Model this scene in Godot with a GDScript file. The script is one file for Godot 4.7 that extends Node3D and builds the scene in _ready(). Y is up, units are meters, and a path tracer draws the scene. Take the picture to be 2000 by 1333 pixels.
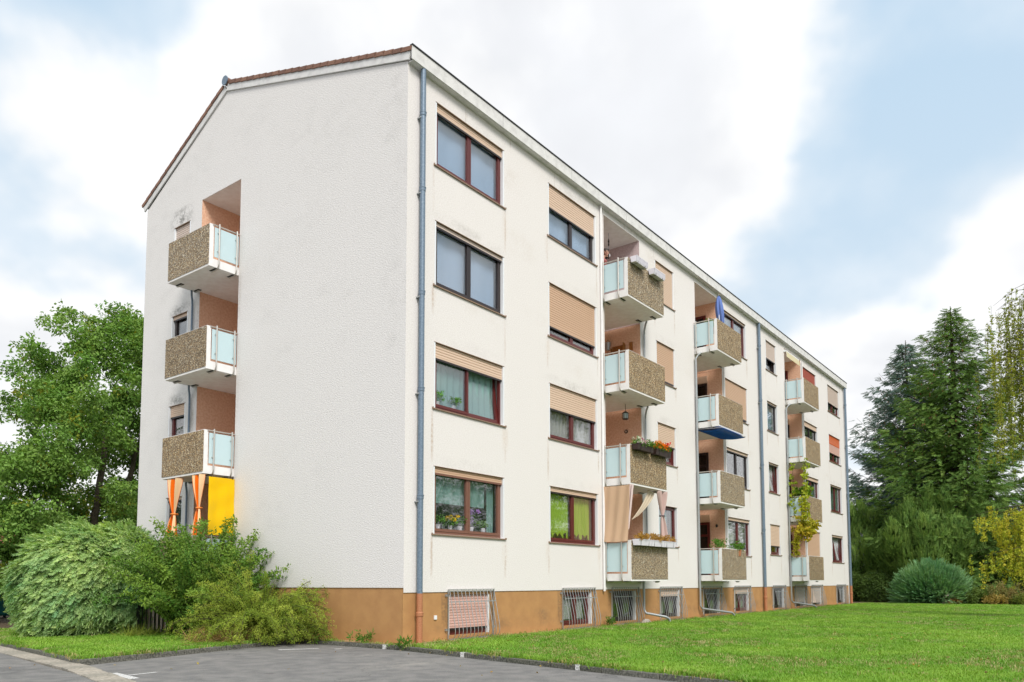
extends Node3D
# Four-storey apartment block seen across its corner, shrubs at the gable, lawn and conifers on the right.
# World: long facade is the plane z = 0 (x runs along it), gable is the plane x = 0, y = 0 is the lawn.

var rng := RandomNumberGenerator.new()
var M := {}
var building: Node3D
var FACADE_LENGTH := 35.3
var DEPTH := 11.1
var EAVE := 12.5
var RIDGE_Z := -6.93
var RIDGE_Y := 14.62

# ------------------------------------------------------------------ helpers
func tag(o, label: String, category: String, group := "", kind := ""):
	o.set_meta("label", label); o.set_meta("category", category)
	if group != "": o.set_meta("group", group)
	if kind != "": o.set_meta("kind", kind)
	return o

func thing(called: String, label: String, category: String, at := Vector3.ZERO, group := "") -> Node3D:
	var o := Node3D.new()
	o.name = called
	add_child(o, true)
	o.position = at
	tag(o, label, category, group)
	return o

func mb() -> SurfaceTool:
	var st := SurfaceTool.new()
	st.begin(Mesh.PRIMITIVE_TRIANGLES)
	return st

func build(st: SurfaceTool, called: String, m: Material, parent: Node = null) -> MeshInstance3D:
	var o := MeshInstance3D.new()
	o.name = called
	o.mesh = st.commit()
	o.material_override = m
	(parent if parent else self).add_child(o, true)
	return o

func put(mesh: Mesh, called: String, m: Material, parent: Node, xf := Transform3D.IDENTITY) -> MeshInstance3D:
	var o := MeshInstance3D.new()
	o.name = called
	o.mesh = mesh
	o.material_override = m
	(parent if parent else self).add_child(o, true)
	o.transform = xf
	return o

func quad(st: SurfaceTool, a: Vector3, b: Vector3, c: Vector3, d: Vector3, n: Vector3, uvs = null, uv2s = null):
	# a b c d in order round the face; flipped when needed so that the front follows n
	var p := [a, b, c, d]
	var ids := [0, 1, 2, 0, 2, 3]
	if (b - a).cross(c - a).dot(n) > 0: ids = [0, 2, 1, 0, 3, 2]
	for i in ids:
		st.set_normal(n)
		if uvs: st.set_uv(uvs[i])
		if uv2s: st.set_uv2(uv2s[i])
		st.add_vertex(p[i])

func tri(st: SurfaceTool, a: Vector3, b: Vector3, c: Vector3):
	var n := (c - a).cross(b - a).normalized()
	for v in [a, b, c]:
		st.set_normal(n)
		st.add_vertex(v)

func box(st: SurfaceTool, p: Vector3, q: Vector3):
	var a := Vector3(minf(p.x, q.x), minf(p.y, q.y), minf(p.z, q.z))
	var b := Vector3(maxf(p.x, q.x), maxf(p.y, q.y), maxf(p.z, q.z))
	var v := func(i, j, k): return Vector3(b.x if i else a.x, b.y if j else a.y, b.z if k else a.z)
	quad(st, v.call(0, 0, 0), v.call(0, 1, 0), v.call(0, 1, 1), v.call(0, 0, 1), Vector3.LEFT)
	quad(st, v.call(1, 0, 0), v.call(1, 1, 0), v.call(1, 1, 1), v.call(1, 0, 1), Vector3.RIGHT)
	quad(st, v.call(0, 0, 0), v.call(1, 0, 0), v.call(1, 0, 1), v.call(0, 0, 1), Vector3.DOWN)
	quad(st, v.call(0, 1, 0), v.call(1, 1, 0), v.call(1, 1, 1), v.call(0, 1, 1), Vector3.UP)
	quad(st, v.call(0, 0, 0), v.call(1, 0, 0), v.call(1, 1, 0), v.call(0, 1, 0), Vector3.FORWARD)
	quad(st, v.call(0, 0, 1), v.call(1, 0, 1), v.call(1, 1, 1), v.call(0, 1, 1), Vector3.BACK)

func cbox(st: SurfaceTool, p: Vector3, q: Vector3, r: float):
	# box with chamfered edges
	var a := Vector3(minf(p.x, q.x), minf(p.y, q.y), minf(p.z, q.z))
	var b := Vector3(maxf(p.x, q.x), maxf(p.y, q.y), maxf(p.z, q.z))
	var pts := []
	for i in 2:
		for j in 2:
			for k in 2:
				var c := Vector3(b.x if i else a.x, b.y if j else a.y, b.z if k else a.z)
				var s := Vector3(-1.0 if i else 1.0, -1.0 if j else 1.0, -1.0 if k else 1.0) * r
				pts.append([c + Vector3(0, s.y, s.z), c + Vector3(s.x, 0, s.z), c + Vector3(s.x, s.y, 0)])
	var id := func(i, j, k): return i * 4 + j * 2 + k
	for s in 2:
		var sg := 1.0 if s else -1.0
		quad(st, pts[id.call(s, 0, 0)][0], pts[id.call(s, 1, 0)][0], pts[id.call(s, 1, 1)][0], pts[id.call(s, 0, 1)][0], Vector3(sg, 0, 0))
		quad(st, pts[id.call(0, s, 0)][1], pts[id.call(1, s, 0)][1], pts[id.call(1, s, 1)][1], pts[id.call(0, s, 1)][1], Vector3(0, sg, 0))
		quad(st, pts[id.call(0, 0, s)][2], pts[id.call(1, 0, s)][2], pts[id.call(1, 1, s)][2], pts[id.call(0, 1, s)][2], Vector3(0, 0, sg))
		for t in 2:
			var tg := 1.0 if t else -1.0
			quad(st, pts[id.call(s, t, 0)][0], pts[id.call(s, t, 1)][0], pts[id.call(s, t, 1)][1], pts[id.call(s, t, 0)][1], Vector3(sg, tg, 0).normalized())
			quad(st, pts[id.call(s, 0, t)][0], pts[id.call(s, 1, t)][0], pts[id.call(s, 1, t)][2], pts[id.call(s, 0, t)][2], Vector3(sg, 0, tg).normalized())
			quad(st, pts[id.call(0, s, t)][1], pts[id.call(1, s, t)][1], pts[id.call(1, s, t)][2], pts[id.call(0, s, t)][2], Vector3(0, sg, tg).normalized())

func tube(st: SurfaceTool, pts: Array, rad, sides := 8, cap := true):
	# tapered tube through pts; rad is one radius or one for each point
	var n := pts.size()
	var rings := []
	var nrm := []
	var up := Vector3.UP
	for i in n:
		var t: Vector3 = (pts[mini(i + 1, n - 1)] - pts[maxi(i - 1, 0)]).normalized()
		if absf(t.dot(up)) > 0.95: up = Vector3.RIGHT if absf(t.x) < 0.8 else Vector3.BACK
		var s := t.cross(up).normalized()
		var u := s.cross(t).normalized()
		up = u
		var r: float = rad[i] if rad is Array else rad
		var ring := []
		var nn := []
		for k in sides:
			var a := TAU * k / sides
			var d := s * cos(a) + u * sin(a)
			ring.append(pts[i] + d * r)
			nn.append(d)
		rings.append(ring); nrm.append(nn)
	for i in n - 1:
		for k in sides:
			var k2 := (k + 1) % sides
			for q in [[i, k], [i + 1, k2], [i + 1, k], [i, k], [i, k2], [i + 1, k2]]:
				st.set_normal(nrm[q[0]][q[1]])
				st.add_vertex(rings[q[0]][q[1]])
	if cap:
		for e in [0, n - 1]:
			var dir: Vector3 = (pts[0] - pts[1]).normalized() if e == 0 else (pts[n - 1] - pts[n - 2]).normalized()
			for k in range(1, sides - 1):
				var tr := [rings[e][0], rings[e][k], rings[e][k + 1]]
				if e == 0: tr.reverse()
				for v in tr:
					st.set_normal(dir)
					st.add_vertex(v)

func lathe(st: SurfaceTool, at: Vector3, prof: Array, sides := 12):
	# prof: [radius, height] from bottom to top
	for i in prof.size() - 1:
		var r0: float = prof[i][0]; var y0: float = prof[i][1]
		var r1: float = prof[i + 1][0]; var y1: float = prof[i + 1][1]
		var slope := Vector2(y1 - y0, r0 - r1).normalized()
		for k in sides:
			var a := TAU * k / sides; var b := TAU * (k + 1) / sides
			var da := Vector3(cos(a), 0, sin(a)); var db := Vector3(cos(b), 0, sin(b))
			var na := da * slope.x + Vector3.UP * slope.y
			var nb := db * slope.x + Vector3.UP * slope.y
			var v := [at + da * r0 + Vector3.UP * y0, at + db * r0 + Vector3.UP * y0, at + db * r1 + Vector3.UP * y1, at + da * r1 + Vector3.UP * y1]
			var ns := [na, nb, nb, na]
			for q in [0, 1, 2, 0, 2, 3]:
				st.set_normal(ns[q]); st.add_vertex(v[q])

func smat(c: Color, rough := 0.8, metal := 0.0) -> StandardMaterial3D:
	var m := StandardMaterial3D.new()
	m.albedo_color = c
	m.roughness = rough
	m.metallic = metal
	m.cull_mode = BaseMaterial3D.CULL_DISABLED
	return m

func lin(r: float, g: float, b: float) -> Color:   # a linear base colour as the sRGB colour that albedo_color wants
	return Color(r, g, b).linear_to_srgb()

func noise_tex(seed_: int, freq: float, size := 512, octaves := 4, ramp = null, type := FastNoiseLite.TYPE_SIMPLEX_SMOOTH) -> NoiseTexture2D:
	var t := NoiseTexture2D.new()
	var n := FastNoiseLite.new()
	n.seed = seed_; n.frequency = freq; n.noise_type = type
	n.fractal_octaves = octaves
	t.noise = n
	t.width = size; t.height = size
	t.seamless = true
	if ramp:
		var g := Gradient.new()
		g.offsets = PackedFloat32Array(ramp[0])
		g.colors = PackedColorArray(ramp[1])
		t.color_ramp = g
	return t

func leaf_mat(back := 0.45, rough := 0.55) -> StandardMaterial3D:
	var m := smat(Color.WHITE, rough)
	m.vertex_color_use_as_albedo = true
	m.backlight_enabled = true
	m.backlight = Color(back, back, back * 0.6)
	m.metallic_specular = 0.35
	return m

class Scatter:
	# collects instances for one MultiMesh
	var buf := PackedFloat32Array()
	var n := 0
	func add(b: Basis, o: Vector3, c: Color):
		buf.append_array(PackedFloat32Array([b.x.x, b.y.x, b.z.x, o.x, b.x.y, b.y.y, b.z.y, o.y, b.x.z, b.y.z, b.z.z, o.z, c.r, c.g, c.b, 1.0]))
		n += 1

func scatter_node(s: Scatter, mesh: Mesh, called: String, m: Material, parent: Node = null) -> MultiMeshInstance3D:
	var mm := MultiMesh.new()
	mm.transform_format = MultiMesh.TRANSFORM_3D
	mm.use_colors = true
	mm.mesh = mesh
	mm.instance_count = s.n
	mm.buffer = s.buf
	var o := MultiMeshInstance3D.new()
	o.name = called
	o.multimesh = mm
	o.material_override = m
	o.set_meta("kind", "stuff")
	(parent if parent else self).add_child(o, true)
	return o

func look_basis(dir: Vector3, roll := 0.0) -> Basis:
	# a basis whose y axis runs along dir
	var y := dir.normalized()
	var x := y.cross(Vector3.UP if absf(y.y) < 0.95 else Vector3.RIGHT).normalized()
	var z := x.cross(y)
	return Basis(x, y, z).rotated(y, roll)

func rv() -> Vector3:
	return Vector3(rng.randfn(), rng.randfn(), rng.randfn()).normalized()

func tint(c: Color, v := 0.18) -> Color:
	var k := 1.0 + rng.randf_range(-v, v)
	return Color(c.r * k * (1 + rng.randf_range(-v, v) * 0.4), c.g * k, c.b * k * (1 + rng.randf_range(-v, v) * 0.5))

# ------------------------------------------------------------------ camera, sky, sun
func setup_view():
	var cam := Camera3D.new()
	cam.name = "camera"
	add_child(cam)
	cam.position = Vector3(-11.1831, 1.2545, 11.4289)
	cam.rotation = Vector3(0.0725, -0.925, -0.0022)
	var f := 1499.5854
	cam.set_frustum(1333.0 / f * 0.1, Vector2((1000.0 - 1015.7269) / f, (1029.5359 - 666.5) / f) * 0.1, 0.1, 1500.0)
	cam.current = true
	var env := Environment.new()
	env.background_mode = Environment.BG_SKY
	var sky := Sky.new()
	var pm := PanoramaSkyMaterial.new()
	pm.panorama = sky_texture()
	sky.sky_material = pm
	env.sky = sky
	env.tonemap_mode = Environment.TONE_MAPPER_LINEAR
	env.tonemap_exposure = 2.6
	env.background_energy_multiplier = 0.9
	env.sdfgi_enabled = true; env.ssao_enabled = true; env.ssil_enabled = true
	var we := WorldEnvironment.new()
	we.name = "world_environment"
	we.environment = env
	add_child(we)
	var sun := DirectionalLight3D.new()
	sun.name = "sun"
	sun.light_energy = 0.40
	sun.light_color = Color(1.0, 0.98, 0.955)
	sun.light_angular_distance = 22.0
	sun.shadow_enabled = true
	add_child(sun)
	sun.look_at_from_position(Vector3(-0.38, 0.69, 0.61), Vector3.ZERO)

func sky_texture() -> ImageTexture:
	# air and broken cloud; the clouds are fractal noise over a flat cloud deck, thicker and thinner in broad banks
	var w := 2048
	var h := 1024
	var nz := FastNoiseLite.new()
	nz.seed = 11; nz.noise_type = FastNoiseLite.TYPE_SIMPLEX_SMOOTH
	nz.frequency = 1.5; nz.fractal_octaves = 6; nz.fractal_gain = 0.52
	var nl := FastNoiseLite.new()
	nl.seed = 5; nl.frequency = 0.7; nl.fractal_octaves = 3
	# banks: azimuth, elevation, width, height, cover (negative for gaps); degrees
	var banks := [[33, 30, 7, 9, 0.75], [46, 36, 16, 11, 0.6], [58, 25, 9, 13, 0.5], [67, 37, 8, 9, 0.75], [22.5, 37.5, 8, 5.5, -1.0], [16.5, 24, 5, 4.5, -0.75], [72, 22, 6, 5, -0.8], [83, 31, 8, 10, -1.2], [70, 29, 3, 3, 0.2],
		[80, 14, 6, 4, 0.8], [90, 19, 7, 4, 0.55], [82, 20, 7, 2.0, 0.35], [68, 17, 4.5, 4.5, -0.5], [19, 33, 4, 4, 0.1], [19, 12, 8, 7, 0.4]]
	var data := PackedFloat32Array()
	data.resize(w * h * 3)
	var p := 0
	for j in h:
		var el := PI / 2 - PI * (j + 0.5) / h
		var ce := cos(el); var se := sin(el)
		var eld := rad_to_deg(el)
		for i in w:
			if se < -0.02:
				data[p] = 0.10; data[p + 1] = 0.11; data[p + 2] = 0.09
				p += 3
				continue
			var az := wrapf(TAU * (i + 0.5) / w, -PI, PI)
			var azd := rad_to_deg(az)
			var d := Vector3(sin(az) * ce, se, -cos(az) * ce)
			var k := 1.0 / (maxf(se, 0.0) + 0.22)
			var q := d * k * 0.9 + d * 0.9
			var n := nz.get_noise_3dv(q)
			var cover := 0.18 + 0.35 * nl.get_noise_3dv(d * 1.6)
			if azd > -20.0 and azd < 130.0:
				for b in banks:
					var dx: float = (azd - b[0]) / b[2]
					var dy: float = (eld - b[1]) / b[3]
					var r2 := dx * dx + dy * dy
					if r2 < 6.0: cover += b[4] * exp(-r2)
			cover += 0.25 * exp(-pow(eld / 9.0, 2.0))
			var dens := n * 1.15 + cover
			var a := smoothstep(-0.16, 0.46, dens)
			var veil := 0.42 * smoothstep(-0.9, 0.4, dens + 0.3 * nz.get_noise_3dv(q * 2.3))
			a = a + (1.0 - a) * veil
			var thick := smoothstep(0.5, 1.25, dens + 0.35 * nz.get_noise_3dv(q * 0.6 + Vector3(7, 3, 1)))
			var t := pow(clampf(1.0 - se, 0.0, 1.0), 1.6)
			var br := lerpf(0.20, 0.33, t); var bg := lerpf(0.285, 0.37, t); var bb := lerpf(0.37, 0.405, t)
			var wisp := 1.0 + 0.07 * nz.get_noise_3dv(q * 1.7 + Vector3(2, 9, 4))
			var cr := lerpf(0.448, 0.382, thick) * wisp; var cg := lerpf(0.450, 0.389, thick) * wisp; var cb := lerpf(0.452, 0.404, thick) * wisp
			data[p] = lerpf(br, cr, a); data[p + 1] = lerpf(bg, cg, a); data[p + 2] = lerpf(bb, cb, a)
			p += 3
	var im := Image.create_from_data(w, h, false, Image.FORMAT_RGBF, data.to_byte_array())
	return ImageTexture.create_from_image(im)

# ------------------------------------------------------------------ materials
func stain_image(w: int, h: int) -> PackedByteArray:
	var b := PackedByteArray()
	b.resize(w * h * 4)
	return b

var stain_noise: FastNoiseLite
func stain(b: PackedByteArray, w: int, h: int, size: Vector2, r: Rect2, c: Color, strength: float, grain := 1.0, lean := 0.0):
	# one blotch of dirt on a wall of size metres; r in metres, y up; grain breaks it up
	var sx := w / size.x; var sy := h / size.y
	var ctr := r.get_center()
	for j in range(maxi(0, int((size.y - r.end.y) * sy)), mini(h, int((size.y - r.position.y) * sy) + 1)):
		var y := size.y - (j + 0.5) / sy
		for i in range(maxi(0, int(r.position.x * sx)), mini(w, int(r.end.x * sx) + 1)):
			var x := (i + 0.5) / sx
			var dx := (x - ctr.x) / (r.size.x * 0.5)
			var dy := (y - ctr.y) / (r.size.y * 0.5)
			var edge := maxf(0.0, 1.0 - absf(dx) ** 1.5) * maxf(0.0, 1.0 - absf(dy) ** 2.0)
			var n := stain_noise.get_noise_2d(x * (6.0 if lean > 0 else 1.6) + lean * 13.0, y * (0.7 if lean > 0 else 2.2)) * 0.9 + stain_noise.get_noise_2d(x * 9.0 + 31.0, y * 12.0) * 0.7
			var a := clampf(edge * strength * (1.0 + grain * 1.8 * n), 0.0, 0.8)
			var o := (j * w + i) * 4
			var old := b[o + 3] / 255.0
			if a > old:
				b[o] = c.r8; b[o + 1] = c.g8; b[o + 2] = c.b8
				b[o + 3] = int(a * 255)

func stucco(tone: Array, seed_: int, scl: Vector3, relief := 0.7) -> StandardMaterial3D:
	var m := smat(Color.WHITE, 0.92)
	m.metallic_specular = 0.25
	m.uv1_triplanar = true; m.uv1_world_triplanar = true
	m.uv1_scale = scl
	m.albedo_texture = noise_tex(seed_, 0.05, 1024, 5, [[0.2, 0.5, 0.8], tone])
	m.heightmap_enabled = true
	m.heightmap_texture = noise_tex(seed_ + 1, 0.055, 1024, 3)
	m.heightmap_scale = relief
	return m

func pebble_material() -> StandardMaterial3D:
	# washed pebbles of many tones pressed into mortar
	var n := 512
	var im := Image.create_empty(n, n, false, Image.FORMAT_RGB8)
	im.fill(Color(0.48, 0.42, 0.34))
	var hm := Image.create_empty(n, n, false, Image.FORMAT_L8)
	var tones := [Color(0.64, 0.57, 0.45), Color(0.75, 0.69, 0.58), Color(0.52, 0.44, 0.33), Color(0.84, 0.80, 0.71), Color(0.36, 0.31, 0.26), Color(0.65, 0.62, 0.57), Color(0.58, 0.46, 0.32), Color(0.48, 0.45, 0.40), Color(0.70, 0.61, 0.47)]
	for s in 5200:
		var cx := rng.randi() % n; var cy := rng.randi() % n
		var rx := rng.randf_range(2.5, 6.0); var ry := rng.randf_range(2.5, 5.0)
		var c: Color = tones[rng.randi() % tones.size()]
		c = c * rng.randf_range(0.92, 1.2)
		for dy in range(-6, 7):
			for dx in range(-6, 7):
				var q := (dx / rx) ** 2.0 + (dy / ry) ** 2.0
				if q < 1.0:
					var x := posmod(cx + dx, n); var y := posmod(cy + dy, n)
					im.set_pixel(x, y, c)
					hm.set_pixel(x, y, Color.WHITE * (0.35 + 0.65 * sqrt(1.0 - q)))
	var m := smat(Color.WHITE, 0.8)
	m.albedo_texture = ImageTexture.create_from_image(im)
	m.uv1_triplanar = true; m.uv1_world_triplanar = true
	m.uv1_scale = Vector3(0.75, 0.75, 0.75)
	m.heightmap_enabled = true
	m.heightmap_texture = ImageTexture.create_from_image(hm)
	m.heightmap_scale = 0.8
	return m

func noisy(c1: Color, c2: Color, c3: Color, scl: float, seed_: int, rough := 0.85, freq := 0.03, relief := 0.0) -> StandardMaterial3D:
	var m := smat(Color.WHITE, rough)
	m.uv1_triplanar = true; m.uv1_world_triplanar = true
	m.uv1_scale = Vector3.ONE * scl
	m.albedo_texture = noise_tex(seed_, freq, 512, 5, [[0.25, 0.5, 0.78], [c1, c2, c3]])
	if relief > 0.0:
		m.heightmap_enabled = true
		m.heightmap_texture = noise_tex(seed_ + 9, freq * 2.0, 512, 4)
		m.heightmap_scale = relief
	return m

var facade_windows := []   # [column, storey, x0, x1, y0, y1, options]
var basement := [[1.37, 2.80], [5.86, 7.34], [8.45, 9.92], [11.55, 13.0], [14.95, 16.45], [17.92, 19.45], [22.36, 23.85], [25.4, 26.95], [27.98, 29.65], [32.55, 34.15]]
var loggias := [[8.18, 10.42], [14.68, 17.12], [24.74, 27.2]]

func make_materials():
	stain_noise = FastNoiseLite.new()
	stain_noise.seed = 3; stain_noise.frequency = 1.0; stain_noise.fractal_octaves = 3
	M.facade = stucco([Color(0.862, 0.842, 0.825), Color(0.885, 0.867, 0.853), Color(0.90, 0.884, 0.872)], 21, Vector3(0.34, 0.62, 0.34), 0.3)
	M.gable = stucco([Color(0.855, 0.842, 0.83), Color(0.882, 0.87, 0.858), Color(0.90, 0.89, 0.88)], 31, Vector3(0.30, 0.62, 0.30), 0.45)
	# dirt on the facade: run-off streaks below the ends of the sills, mildew above the window heads
	var w := 2048; var h := 736
	var size := Vector2(FACADE_LENGTH, EAVE)
	var b := stain_image(w, h)
	for q in facade_windows:
		for e in [q[2] - 0.04, q[3] + 0.04]:
			var ln := rng.randf_range(0.5, 1.25)
			stain(b, w, h, size, Rect2(e - 0.05, q[4] - ln, 0.1, ln + 0.12), Color(0.66, 0.52, 0.38), rng.randf_range(0.16, 0.42), 0.8, 1.0 + rng.randf())
			if rng.randf() < 0.5: stain(b, w, h, size, Rect2(e - 0.16, q[4] - ln * 0.7, 0.3, ln * 0.75), Color(0.76, 0.66, 0.54), rng.randf_range(0.1, 0.22), 0.9, 1.0 + rng.randf())
		stain(b, w, h, size, Rect2(q[2] - 0.3, q[5] - 0.05, q[3] - q[2] + 0.6, 0.35), Color(0.52, 0.50, 0.46), rng.randf_range(0.03, 0.13), 1.3)
	for i in 60:
		var c := Vector2(rng.randf() * size.x, rng.randf_range(3.0, 12.4))
		stain(b, w, h, size, Rect2(c - Vector2(0.8, 0.4), Vector2(rng.randf_range(0.6, 2.4), rng.randf_range(0.3, 0.9))), Color(0.68, 0.60, 0.50), rng.randf_range(0.02, 0.08), 1.4)
	for i in 46:
		var x := rng.randf() * size.x
		var ln := rng.randf_range(0.2, 0.7)
		stain(b, w, h, size, Rect2(x, 12.5 - ln, rng.randf_range(0.04, 0.2), ln), Color(0.55, 0.47, 0.38), rng.randf_range(0.1, 0.3), 0.9, 1.0 + rng.randf())
	add_detail(M.facade, b, w, h)
	w = 1024; h = 1344
	size = Vector2(DEPTH, 14.7)
	b = stain_image(w, h)
	stain(b, w, h, size, Rect2(8.35, 11.35, 1.5, 0.7), Color(0.42, 0.42, 0.40), 0.36, 1.3)
	stain(b, w, h, size, Rect2(8.4, 8.75, 1.3, 0.45), Color(0.42, 0.42, 0.40), 0.28, 1.4)
	stain(b, w, h, size, Rect2(8.4, 6.2, 1.2, 0.4), Color(0.42, 0.42, 0.40), 0.28, 1.4)
	for i in 40:
		stain(b, w, h, size, Rect2(rng.randf_range(-0.25, 0.25), rng.randf_range(5.5, 12.2), rng.randf_range(0.25, 0.9), rng.randf_range(0.3, 1.3)), Color(0.36, 0.36, 0.35), rng.randf_range(0.01, 0.05), 1.6)
	for i in 60:
		var z := rng.randf_range(0.2, 10.9)
		var top := lerpf(12.4, 14.4, z / 6.93) if z < 6.93 else lerpf(14.4, 12.4, (z - 6.93) / 4.17)
		stain(b, w, h, size, Rect2(z - 0.4, top - rng.randf_range(0.3, 1.6), rng.randf_range(0.4, 1.6), rng.randf_range(0.3, 0.9)), Color(0.42, 0.42, 0.40), rng.randf_range(0.008, 0.03), 1.6)
	for i in 70:
		stain(b, w, h, size, Rect2(rng.randf() * 10.5, rng.randf_range(2.0, 11.5), rng.randf_range(0.5, 2.2), rng.randf_range(0.3, 1.2)), Color(0.55, 0.54, 0.52), rng.randf_range(0.01, 0.04), 1.6)
	for i in 16:
		stain(b, w, h, size, Rect2(9.8 + rng.randf() * 1.1, rng.randf_range(2.0, 11.5), rng.randf_range(0.3, 0.9), rng.randf_range(0.4, 1.3)), Color(0.45, 0.44, 0.42), rng.randf_range(0.008, 0.03), 1.6)
	for e in [[6.16, 9.3], [8.1, 9.0], [8.25, 6.4], [6.16, 6.6], [8.2, 3.7]]:
		stain(b, w, h, size, Rect2(e[0] - 0.12, e[1] - 1.3, 0.24, 1.4), Color(0.58, 0.52, 0.45), 0.25, 0.9, 1.0 + rng.randf())
	add_detail(M.gable, b, w, h)
	M.plinth = noisy(Color(0.68, 0.505, 0.32), Color(0.695, 0.52, 0.33), Color(0.71, 0.535, 0.34), 0.35, 41, 0.8, 0.012, 0.15)
	w = 2048; h = 96
	b = stain_image(w, h)
	for i in 90:
		var x := rng.randf() * FACADE_LENGTH
		stain(b, w, h, Vector2(FACADE_LENGTH, 1.3), Rect2(x, 0.1, rng.randf_range(0.5, 2.5), rng.randf_range(0.25, 0.6)), Color(0.38, 0.33, 0.27), rng.randf_range(0.05, 0.22), 1.1)
	for g in basement:
		for e in [g[0] - 0.12, g[1] + 0.12]:
			stain(b, w, h, Vector2(FACADE_LENGTH, 1.3), Rect2(e - 0.12, 0.1, 0.24, 1.1), Color(0.36, 0.30, 0.24), rng.randf_range(0.15, 0.45), 1.0, 1.0 + rng.randf())
	add_detail(M.plinth, b, w, h)
	M.orange = noisy(Color(0.87, 0.69, 0.57), Color(0.90, 0.73, 0.615), Color(0.92, 0.77, 0.66), 0.8, 51, 0.9, 0.03, 0.5)
	M.lilac = noisy(Color(0.76, 0.68, 0.68), Color(0.79, 0.715, 0.715), Color(0.82, 0.745, 0.745), 0.8, 52, 0.9, 0.03, 0.5)
	M.soffit = noisy(Color(0.91, 0.895, 0.88), Color(0.925, 0.915, 0.90), Color(0.94, 0.93, 0.92), 0.4, 53, 0.85, 0.02)
	M.concrete_white = noisy(Color(0.89, 0.885, 0.88), Color(0.91, 0.905, 0.90), Color(0.92, 0.915, 0.91), 0.3, 54, 0.7, 0.02)
	M.fascia = noisy(Color(0.80, 0.795, 0.785), Color(0.84, 0.835, 0.825), Color(0.865, 0.86, 0.85), 0.3, 55, 0.6, 0.02)
	M.trim_dark = smat(Color(0.13, 0.13, 0.14), 0.6)
	M.tile = noisy(Color(0.44, 0.31, 0.25), Color(0.50, 0.36, 0.29), Color(0.56, 0.41, 0.34), 1.4, 56, 0.75, 0.03, 0.3)
	M.tile_b = noisy(Color(0.40, 0.28, 0.23), Color(0.46, 0.33, 0.27), Color(0.51, 0.37, 0.31), 1.4, 57, 0.75, 0.03, 0.3)
	M.tile_c = noisy(Color(0.48, 0.345, 0.28), Color(0.54, 0.40, 0.325), Color(0.60, 0.45, 0.37), 1.4, 58, 0.75, 0.03, 0.3)
	M.pebble_0 = pebble_material()
	for i in [1, 2]:
		M["pebble_%d" % i] = M.pebble_0.duplicate()
		M["pebble_%d" % i].albedo_color = [Color(1, 1, 1), Color(0.93, 0.92, 0.90), Color(1.0, 0.97, 0.92)][i]
		M["pebble_%d" % i].uv1_offset = Vector3(0.37, 0.61, 0.23) * i
	M.frosted = smat(Color(0.80, 0.895, 0.915, 0.80), 0.34)
	M.frosted.transparency = BaseMaterial3D.TRANSPARENCY_ALPHA
	M.steel = smat(Color(0.80, 0.78, 0.75), 0.36, 0.85)
	M.steel_dark = smat(Color(0.28, 0.27, 0.25), 0.5, 0.6)
	M.zinc = noisy(Color(0.38, 0.45, 0.52), Color(0.43, 0.50, 0.565), Color(0.48, 0.54, 0.60), 1.2, 61, 0.5, 0.03)
	M.zinc.metallic = 0.25
	M.galvanised = noisy(Color(0.58, 0.60, 0.61), Color(0.66, 0.675, 0.68), Color(0.72, 0.73, 0.735), 2.0, 62, 0.42, 0.04)
	M.galvanised.metallic = 0.55
	M.pipe_brown = noisy(Color(0.62, 0.40, 0.27), Color(0.68, 0.45, 0.31), Color(0.71, 0.48, 0.34), 1.6, 63, 0.6, 0.03)
	M.white_pvc = smat(Color(0.90, 0.91, 0.92), 0.35)
	M.frame_red = smat(Color(0.36, 0.13, 0.12), 0.35)
	M.frame_dark = smat(Color(0.16, 0.12, 0.12), 0.35)
	M.frame_brown = smat(Color(0.47, 0.32, 0.26), 0.4)
	M.sill = noisy(Color(0.46, 0.37, 0.30), Color(0.54, 0.44, 0.36), Color(0.60, 0.51, 0.43), 2.0, 64, 0.5, 0.03)
	M.shutter = smat(Color(0.84, 0.735, 0.645), 0.5)
	M.shutter_tan = smat(Color(0.80, 0.665, 0.555), 0.5)
	M.shutter_red = smat(Color(0.66, 0.30, 0.22), 0.5)
	M.shutter_pink = smat(Color(0.84, 0.68, 0.63), 0.5)
	M.shutter_grey = smat(Color(0.80, 0.73, 0.68), 0.5)
	M.shutter_orange = smat(Color(0.80, 0.38, 0.16), 0.55)
	M.glass = smat(Color(0.22, 0.27, 0.32, 0.03), 0.015, 0.0)
	M.glass.transparency = BaseMaterial3D.TRANSPARENCY_ALPHA
	M.glass.metallic_specular = 0.5
	M.door_glass = smat(Color(0.06, 0.06, 0.06), 0.06)
	M.house_roof = noisy(Color(0.42, 0.22, 0.16), Color(0.50, 0.27, 0.20), Color(0.56, 0.32, 0.24), 0.5, 70, 0.8, 0.03)
	M.room = smat(Color(0.50, 0.46, 0.42), 0.95)
	M.net = smat(Color(0.90, 0.92, 0.92, 0.62), 0.95)
	M.net.transparency = BaseMaterial3D.TRANSPARENCY_ALPHA
	M.net.backlight_enabled = true; M.net.backlight = Color(0.5, 0.5, 0.5)
	M.sheer = smat(Color(0.70, 0.81, 0.93, 0.72), 0.95)
	M.sheer.transparency = BaseMaterial3D.TRANSPARENCY_ALPHA
	M.mint_net = smat(Color(0.62, 0.80, 0.77, 0.6), 0.95)
	M.mint_net.transparency = BaseMaterial3D.TRANSPARENCY_ALPHA
	M.mint_net.backlight_enabled = true; M.mint_net.backlight = Color(0.4, 0.4, 0.4)

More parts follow.
